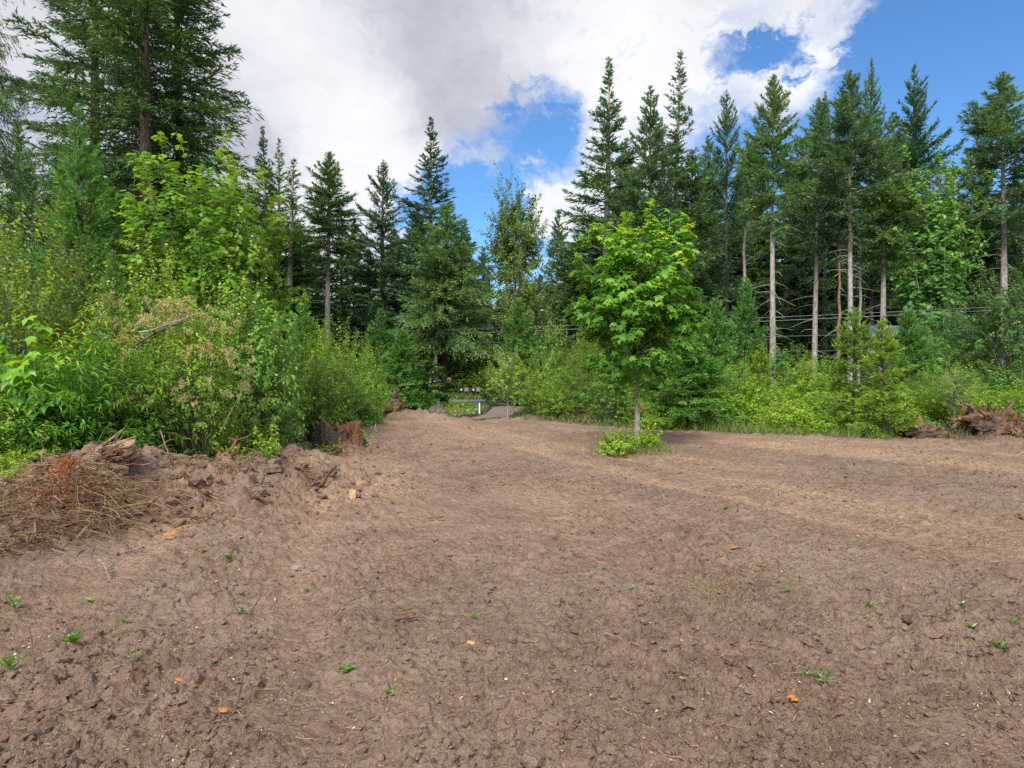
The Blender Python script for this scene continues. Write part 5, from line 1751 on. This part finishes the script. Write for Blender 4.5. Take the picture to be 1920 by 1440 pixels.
leafy_sprout('leafy green sprout leaning out of the mound end', 510, 8.35, .52, 34, 1, 'shrub_leaves', .30, stems=9)
leafy_sprout('small leafy sprouts low on the mound beside the crooked root', 440, 8.9, .30, 24, 2, 'shrub_leaves', .3, stems=8, ll=.04)
leafy_sprout('slender yellow-green sprout standing beside the cut stump', 695, 12.6, .62, 20, 3, 'bright_shrub_leaves', .20, stems=3)
leafy_sprout('low weeds growing at the cut stump foot', 615, 12.7, .22, 20, 4, 'shrub_leaves', .3, stems=8, ll=.05)
leafy_sprout('yellow-leaved sprout at the dirt edge of the dense bank', 430, 10.2, .35, 26, 5, 'willow_leaves', .25, stems=7, ll=.05)
leafy_sprout('leafy brambles climbing the lone maple foot', 1206, 13.7, .66, 60, 6, 'bright_shrub_leaves', .5, stems=14, ll=.06)

# ---------------------------------------------------------------- young weeds on the dirt
def sprout_mesh(seed, nl=6):
    rs = np.random.RandomState(seed)
    g = Geo()
    n = nl
    a = np.arange(n) / n * 6.28 + rs.rand(n) * .7
    el = rs.uniform(.3, 1.1, n)
    ax = np.stack([np.cos(a) * np.cos(el), np.sin(a) * np.cos(el), np.sin(el)], -1)
    pos = np.zeros((n, 3)) + np.array([0, 0, .005])
    emit(g, 'oval', pos, ax, unit(np.stack([-np.cos(a) * np.sin(el), -np.sin(a) * np.sin(el), np.cos(el)], -1)), rs.uniform(.035, .075, n), rs.uniform(.012, .02, n), rs.uniform(.2, .9, n))
    # crinkled lobes along each leaf
    for k in range(3):
        q = .35 + .2 * k
        p2 = pos + ax * (.06 * q)
        sd2 = unit(np.cross(ax, np.array([0, 0, 1.0])))
        for s in (-1, 1):
            emit(g, 'diamond', p2, unit(ax * .5 + sd2 * s), unit(np.array([0, 0, 1.0]) + rs.randn(n, 3) * .3), .018, .011, rs.uniform(.3, .9, n))
    return g.mesh('weed', [M['sprout_leaves']])


SP = [sprout_mesh(i, 5 + i % 3) for i in range(6)]
WEEDS = [  # photo x, photo y, size, label
    (22, 1150, 1.5, 'broad green weed at the frame edge below the dry straw tangle'),
    (168, 1133, 1.2, 'green weed just below the long pale stick'),
    (208, 1138, .8, 'tiny weed beside the long pale stick foot'),
    (229, 1184, .9, 'small weed on the smooth pale patch under the mound'),
    (448, 1164, 1.0, 'three-leaved weed at the tip of the leaning dead stem'),
    (128, 1232, 1.5, 'tallest fresh weed on the dark corner dirt'),
    (12, 1270, 1.6, 'spreading weed cut by the frame edge near the bottom'),
    (38, 1245, .7, 'round-leaved seedling just above the spreading corner weed'),
    (245, 1252, .9, 'pale weed shoot midway along the bottom dirt'),
    (404, 1257, .7, 'seedling at the foot of the leaning dead stem'),
    (430, 1064, 1.3, 'upright weed beside the reddish chips below the mound'),
    (376, 1046, 1.0, 'weed hugging the mound toe near the orange splinter'),
    (300, 1075, .8, 'little weed on the clods right under the brush heap'.replace('right ', '')),
    (572, 1112, .7, 'faint seedling below the group of stones'),
    (650, 1262, 1.1, 'flat rosette weed in the bottom dirt beside the broken branch end'),
    (735, 1312, .9, 'bright seedling closest to the bottom edge under the branch end'),
    (1080, 1050, .8, 'weed between the rust flecks and the thin grass patch'),
    (1110, 1098, .7, 'faint weed below the thin grass patch edge'),
    (1185, 1120, .9, 'upright weed on clods below the thin grass patch'),
    (1134, 1082, .7, 'weed pair partner lying near the thin grass patch'),
    (1430, 1074, 1.1, 'bright weed just past the thin grass patch'),
    (1478, 1124, 1.0, 'weed standing below the bright one past the grass patch'),
    (1552, 1132, .8, 'weed on the clod ridge past the grass patch'),
    (1553, 1166, .9, 'double weed below the clod ridge'),
    (1634, 1150, .9, 'weed by the dark clod on the ridge'),
    (1806, 1150, 1.0, 'grassy weed beside the small dead twig'),
    (1828, 1186, .9, 'weed below the small dead twig toward the frame edge'),
    (1880, 1228, 1.3, 'tall weed beside the frame-edge clods'),
    (1550, 1300, 1.3, 'bright weed near the bottom, above the fallen orange leaf'),
    (1515, 1286, .7, 'seedling close to the weed above the fallen orange leaf'),
    (1690, 1238, .8, 'weed beside the rust-brown twig'),
    (1474, 970, .8, 'distant weed on the open dirt past the maple'),
    (840, 1110, .6, 'speck of a weed in the middle of the dirt'),
    (768, 1150, .6, 'lone seedling in the middle dirt above the branch end'),
    (888, 1167, .8, 'weed beside the pale pebble in mid dirt'),
    (1280, 1292, .8, 'weed at the bottom dirt below the slanting straw stick'),
    (1905, 1180, .9, 'weed at the frame edge above the tall weed'),
]


def ground_hit(px, py):
    d = Vector((px - 960, F, HOR - py))
    Y = CAM_H * F / max(1, (py - HOR))
    for _ in range(6):
        Y = (CAM_H - gm(PX(px, Y), Y)) * F / max(1, (py - HOR))
    return PX(px, Y), Y


for i, (px, py, s, lab) in enumerate(WEEDS):
    x, Y = ground_hit(px, py)
    o = obj('weed', SP[i % 6], None, (x, Y, gz(x, Y) - .004), (0, 0, i * 1.3), (s * .82, s * .82, s * (1.25 if s > 1.2 else .9)))
    tag(o, lab, 'weed', 'green weeds sprouting in the bare dirt')

# stones, chips and the orange leaf
for i, (px, py, s, mt, lab) in enumerate([
        (557, 1066, .055, 'stone', 'pale angular stone, first of the three by the reddish chips'),
        (572, 1073, .052, 'stone', 'grey flat stone in the middle of the three by the reddish chips'),
        (594, 1068, .050, 'stone', 'pale blunt stone, last of the three by the reddish chips'),
        (882, 1217, .028, 'fresh_wood', 'pale round pebble-like wood knot in the bottom dirt'),
        (1022, 1146, .022, 'stone', 'cream pebble in the middle of the dirt'),
        (1718, 1185, .055, 'dirt_clod', 'dark earth clod standing proud beside the clod ridge'),
        (560, 1285, .055, 'dirt_clod', 'dark rounded clod by the second dead weed stem')]):
    x, Y = ground_hit(px, py)
    me = lump_mesh('stone', M[mt], s, s * .8, s * .7, i + 3, 2, .35, 1.3, True)
    tag(obj('stone' if mt != 'fresh_wood' else 'wood_knot', me, None, (x, Y, gz(x, Y) + s * .2), (0, 0, i)), lab, 'stone' if mt == 'stone' else ('clod' if mt == 'dirt_clod' else 'wood knot'))


def orange_leaf():
    x, Y = ground_hit(1497, 1336)
    g = Geo()
    tv, tf = LEAF['maple']
    g.add(tv * np.array([.055, .055, .07]), tf, .7)
    o = obj('fallen_leaf', g.mesh('fallen_leaf', [M['orange_leaf']]), None, (x, Y, gz(x, Y) + .025), (.35, .2, .4))
    tag(o, 'curled orange maple leaf fallen on the dirt near the bottom edge', 'leaf')


foliage_mat('orange_leaf', [(0, (.5, .17, .02)), (1, (.65, .27, .03))], .3, .03)
orange_leaf()
for i, (px, py, s, lab) in enumerate([(332, 1292, .035, 'orange bark chip lying in the bottom dirt below the mound'), (247, 1283, .030, 'rusty bark chip beside the pale weed shoot'), (85, 1140, .035, 'tan bark flake by the broad frame-edge weed'),
                                      (297, 1218, .025, 'small orange chip on the smooth dirt under the mound'), (415, 1350, .04, 'rusty bark chip at the bottom edge beside the dead weed stem'), (400, 1110, .03, 'pale orange chip under the reddish chips'),
                                      (405, 1076, .055, 'reddish bark flake lying below the mound toe'), (432, 1045, .06, 'red-brown chip heaped on the mound toe')]):
    x, Y = ground_hit(px, py)
    o = obj('bark_chip', lump_mesh('bark_chip', M['orange_wood' if i % 2 == 0 else 'rotten_wood'], s * .7, s * .42, s * .2, i + 20, 2, .4, 1.5, True), None, (x, Y, gz(x, Y) + s * .25), (.2, .15, i * 1.7))
    tag(o, lab, 'bark chip')


# ---------------------------------------------------------------- loose dirt: clods, chips, litter
def clods():
    bm = bmesh.new()
    bmesh.ops.create_icosphere(bm, subdivisions=1, radius=1)
    v1 = np.array([v.co[:] for v in bm.verts])
    f1 = np.array([[v.index for v in f.verts] for f in bm.faces])
    bm.free()
    bm = bmesh.new()
    bmesh.ops.create_icosphere(bm, subdivisions=2, radius=1)
    v2 = np.array([v.co[:] for v in bm.verts])
    f2 = np.array([[v.index for v in f.verts] for f in bm.faces])
    bm.free()
    v0 = np.array([(1, 0, 0), (-1, 0, 0), (0, 1, 0), (0, -1, 0), (0, 0, 1), (0, 0, -1)], float)
    f0 = np.array([(0, 2, 4), (2, 1, 4), (1, 3, 4), (3, 0, 4), (2, 0, 5), (1, 2, 5), (3, 1, 5), (0, 3, 5)])
    rs = np.random.RandomState(99)
    g = Geo()
    for (n, y0, y1, smin, smax, tv, tf) in [(700, 2.4, 5.5, .014, .050, v2, f2), (9500, 2.4, 11, .007, .028, v1, f1), (9000, 2.4, 6.5, .004, .012, v0, f0), (3500, 9, 20, .012, .034, v0, f0), (5000, 5.4, 11, .025, .11, v1, f1)]:
        # uniform in the image: even in 1/Y
        Y = 1 / (1 / y1 + rs.rand(n) * (1 / y0 - 1 / y1))
        px = rs.uniform(-260, 2180, n)
        x = PX(px, Y)
        r = rough(x, Y) * (.6 + .8 * np.clip(fbm(x / .7, Y / .7, 2, 87) + .4, 0, 1))
        keep = (rs.rand(n) < (r if smax < .08 else moundness(x, Y) ** 1.5)) & (veg(x, Y) < .5)
        x, Y = x[keep], Y[keep]
        n = len(x)
        s = smin * (smax / smin) ** (rs.rand(n) ** 2.2)
        z = ground_z(x, Y)
        k = len(tv)
        jit = 1 + (.22 if k > 6 else .25) * rs.randn(n, k, 1)
        sc = np.stack([rs.uniform(.7, 1.4, n), rs.uniform(.7, 1.3, n), rs.uniform(.45, .95, n)], -1)
        a = rs.rand(n) * 6.28
        V = tv[None] * jit * sc[:, None]
        ca, sa = np.cos(a)[:, None], np.sin(a)[:, None]
        V = np.stack([V[..., 0] * ca - V[..., 1] * sa, V[..., 0] * sa + V[..., 1] * ca, V[..., 2]], -1) * s[:, None, None]
        V = V + np.stack([x, Y, z + s * .12], -1)[:, None]
        Fc = (np.arange(n)[:, None, None] * k + tf[None]).reshape(-1, 3)
        g.add(V.reshape(-1, 3), Fc, np.repeat(rs.rand(n), k))
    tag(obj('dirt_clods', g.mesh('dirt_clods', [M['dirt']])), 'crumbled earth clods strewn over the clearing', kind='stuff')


clods()


def chips():
    rs = np.random.RandomState(123)
    g = Geo()
    n = 20000
    Y = 1 / (1 / 18 + rs.rand(n) * (1 / 2.4 - 1 / 18))
    x = PX(rs.uniform(-260, 2180, n), Y)
    d = np.clip(.25 + fbm(x / 1.4, Y / 1.1, 3, 141), 0.04, 1)
    k = (rs.rand(n) < d) & (veg(x, Y) < .5)
    x, Y = x[k], Y[k]
    n = len(x)
    pos = np.stack([x, Y, ground_z(x, Y) + .004], -1)
    L = rs.uniform(.009, .030, n) * (.75 + .07 * Y)
    emit(g, 'diamond', pos, unit(rs.randn(n, 3) * np.array([1, 1, .25])), unit(np.array([0, 0, 1.0]) + rs.randn(n, 3) * .3), L, L * rs.uniform(.2, .6, n), rs.rand(n) ** 1.6)
    tag(obj('wood_litter', g.mesh('wood_litter', [M['wood_chips']])), 'wood chips and bark flecks scattered over the dirt', kind='stuff')
    # fine twigs
    g = Geo()
    n = 1700
    Y = 1 / (1 / 15 + rs.rand(n) * (1 / 2.4 - 1 / 15))
    x = PX(rs.uniform(-260, 2180, n), Y)
    k = (veg(x, Y) < .5)
    x, Y = x[k], Y[k]
    n = len(x)
    L = rs.uniform(.04, .16, n) * (.8 + .04 * Y)
    d = unit(rs.randn(n, 3) * np.array([1, 1, .22]))
    p0 = np.stack([x, Y, ground_z(x, Y) + .008], -1)
    P = np.stack([p0 + d * (L * q)[:, None] + rs.randn(n, 3) * .006 * (q > 0) for q in (0, .35, .7, 1)], 1)
    P[..., 2] = np.maximum(P[..., 2], macro(P[..., 0], P[..., 1]) + .01)
    V, Q = tubes(P, rs.uniform(.0010, .0026, n)[:, None] * (.8 + .05 * Y)[:, None] * np.array([[1, .9, .7, .4]]), 3)
    g.add(V, Q, np.repeat(rs.rand(n) ** .8, 12))
    tag(obj('twig_litter', g.mesh('twig_litter', [M['dead_twigs']])), 'thin dead twigs and roots lying over the dirt', kind='stuff')


chips()

# ================================================================== ROADSIDE THINGS
def boxm(name, sx, sy, sz, mat, bev=.01):
    bm = bmesh.new()
    bmesh.ops.create_cube(bm, size=1)
    for v in bm.verts:
        v.co = Vector((v.co.x * sx, v.co.y * sy, (v.co.z + .5) * sz))
    if bev:
        bmesh.ops.bevel(bm, geom=bm.edges[:], offset=bev, segments=1, affect='EDGES')
    me = bpy.data.meshes.new(name)
    bm.to_mesh(me)
    bm.free()
    me.materials.append(mat)
    return me


def mailbox_body(mat):
    """a long box with a half-round top"""
    bm = bmesh.new()
    prof = [(-.13, 0), (.13, 0)] + [(.13 * math.cos(a), .14 + .13 * math.sin(a)) for a in np.linspace(0, math.pi, 9)]
    a_ = [bm.verts.new((x, -.25, z)) for x, z in prof]
    b_ = [bm.verts.new((x, .25, z)) for x, z in prof]
    bm.faces.new(a_)
    bm.faces.new(b_[::-1])
    for i in range(len(prof)):
        j = (i + 1) % len(prof)
        bm.faces.new((a_[j], a_[i], b_[i], b_[j]))
    bmesh.ops.recalc_face_normals(bm, faces=bm.faces)
    me = bpy.data.meshes.new('mailbox_body')
    bm.to_mesh(me)
    bm.free()
    me.materials.append(mat)
    return me


MBY = 42.9
for i, (px, lab, mt) in enumerate([(865.5, 'black mailbox on a rusty wooden post, first along the far road verge', 'black_metal'), (875, 'grey mailbox between the two black ones on the far verge', 'silver_metal'),
                                   (888, 'black mailbox with a white tag, second black one on the far road verge', 'black_metal'), (897, 'pale metal mailbox at the end of the verge row', 'silver_metal')]):
    x = PX(px, MBY)
    t = thing('mailbox', lab, 'mailbox', (x, MBY, 0), 0, group='mailboxes across the road')
    obj('post', boxm('post', .10, .10, .50, M['orange_wood' if i != 1 else 'stick_wood']), t)
    b_ = obj('box', mailbox_body(M[mt]), t, (0, 0, .46))
    obj('door', boxm('door', .24, .012, .22, M[mt], .004), b_, (0, -.258, .01))
    obj('flag', boxm('flag', .02, .10, .05, M['pink_wood'], .002), b_, (.145, -.05, .14))
    if i in (0, 2):
        obj('tag', boxm('tag', .09, .008, .10, M['white_paint'], .001), b_, (0, -.27, .07))
root_wad('rust-orange stump lying against the first mailbox post', 859, 42.4, .42, 21, 7, .5, mat='orange_wood', group=None)
t = thing('marker_post', 'white plastic marker post in the grass verge beside the gravel track', 'post', (PX(899, 27), 27, gm(PX(899, 27), 27)))
obj('post_shaft', boxm('post_shaft', .055, .05, .42, M['white_paint'], .012), t)
obj('post_cap', boxm('post_cap', .062, .057, .03, M['white_paint'], .01), t, (0, 0, .421))
t = thing('marker_post', 'small blue stake just behind the white marker post', 'post', (PX(895, 28.5), 28.5, gm(PX(895, 28.5), 28.5)))
obj('post_shaft', boxm('post_shaft', .05, .04, .48, M['blue_plastic'], .008), t)
# cut branch stub on the roadside fir
rs_ = np.random.RandomState(2)
t = thing('cut_branch', 'pale sawn branch stub with a pinkish cut end, sticking out from the roadside fir trunk', 'branch', (PX(831, 31.4), 31.3, PZ(722, 31.3)))
V, Q = crooked(rs_, (0, 0, 0), (.62, -.2, .75), .42, .022, .026, 6, .06)
obj('branch_wood', make_mesh('branch_wood', V, [Q], M['bark_pale']), t)
e = V[-6:].mean(0)
bm = bmesh.new()
bmesh.ops.create_cone(bm, cap_ends=True, segments=14, radius1=.085, radius2=.08, depth=.05)
me = bpy.data.meshes.new('cut_end')
bm.to_mesh(me)
bm.free()
me.materials.append(M['pink_wood'])
o = obj('cut_end', me, t, tuple(e), (1.3, 0, .3))
bm = bmesh.new()
bmesh.ops.create_cone(bm, cap_ends=True, segments=14, radius1=.05, radius2=.048, depth=.052)
me = bpy.data.meshes.new('cut_heartwood')
bm.to_mesh(me)
bm.free()
me.materials.append(M['boulder'])
obj('cut_heartwood', me, o, (0, 0, .004))
# orange tape by the lone maple
rs_ = np.random.RandomState(3)
Y = 20.0
P = np.array([[0, 0, .30], [.05, 0, .22], [.12, .01, .14], [.16, 0, .05]])
V = np.concatenate([P + np.array([0, 0, .03]), P + np.array([.02, 0, -.03])])
me = make_mesh('flagging_tape', V, [np.array([[i, i + 1, i + 5, i + 4] for i in range(3)])], M['orange_tape'])
md = obj('flagging_tape', me, None, (PX(1201, Y), Y, PZ(776, Y)))
sm = md.modifiers.new('thick', 'SOLIDIFY')
sm.thickness = .004
tag(md, 'strip of orange flagging tape hanging in the bushes beside the lone maple trunk', 'tape')


# shed glimpsed through the trees
def shed():
    Y = 43
    t = thing('shed', 'pale blue shed glimpsed between the trunks behind the young fir pair', 'shed', (PX(1690, Y), Y, 0))
    obj('wall', boxm('wall', 4.2, 3.0, 3.6, M['pale_wall'], .02), t)
    for k in range(14):
        obj('siding_board', boxm('siding_board', 4.24, .04, .235, M['pale_wall'], .008), t, (0, -1.515, .05 + k * .25))
    bm = bmesh.new()
    vv = [bm.verts.new(p) for p in [(-2.5, -1.8, 3.61), (2.5, -1.8, 3.61), (2.5, 1.8, 3.61), (-2.5, 1.8, 3.61), (-2.5, 0, 4.6), (2.5, 0, 4.6)]]
    for f in ((0, 1, 5, 4), (2, 3, 4, 5), (0, 4, 3), (1, 2, 5), (3, 2, 1, 0)):
        bm.faces.new([vv[i] for i in f])
    me = bpy.data.meshes.new('roof')
    bm.to_mesh(me)
    bm.free()
    me.materials.append(M['metal_roof'])
    obj('roof', me, t)
    d = obj('door', boxm('door', .95, .05, 2.0, M['white_paint'], .01), t, (-.6, -1.57, 0))
    obj('handle', boxm('handle', .04, .06, .12, M['silver_metal'], .01), d, (.36, -.04, 1.0))
    wf = obj('window', boxm('window', 1.1, .05, .9, M['white_paint'], .01), t, (.95, -1.57, 1.3))
    obj('pane', boxm('pane', .92, .03, .72, M['black_metal'], .004), wf, (0, -.02, .09))


shed()


# power lines
def cable(label, pts, r=.018, sag=.25):
    (x0, y0, z0), (x1, y1, z1) = pts
    n = 40
    q = np.linspace(-.45, 1.4, n)
    P = np.stack([x0 + (x1 - x0) * q, y0 + (y1 - y0) * q, z0 + (z1 - z0) * q - sag * 4 * np.clip(q, 0, 1) * (1 - np.clip(q, 0, 1))], -1)
    V, Q = tubes(P[None], np.full((1, n), r), 5)
    tag(obj('power_line', make_mesh('power_line', V, [Q], M['cable_metal'], smooth=True)), label, 'power line', 'power lines along the road')


for lab, pl, Yl, pr, Yr, r in [('topmost power line crossing the bare trunks', 624, 41, 573, 30, .010), ('power line running just under the topmost one', 632, 41, 579, 29.6, .012),
                               ('third power line down, crossing the crooked maple trunk', 645, 41, 618, 30.2, .008), ('lowest power line, dark against the alder stems', 662, 41, 652, 30.4, .007)]:
    cable(lab, ((PX(640, Yl), Yl, PZ(pl, Yl)), (PX(1920, Yr), Yr, PZ(pr, Yr))), r, .10)

print('objects', len(bpy.data.objects), 'tris', sum(len(p.vertices) - 2 for m_ in bpy.data.meshes for p in m_.polygons))
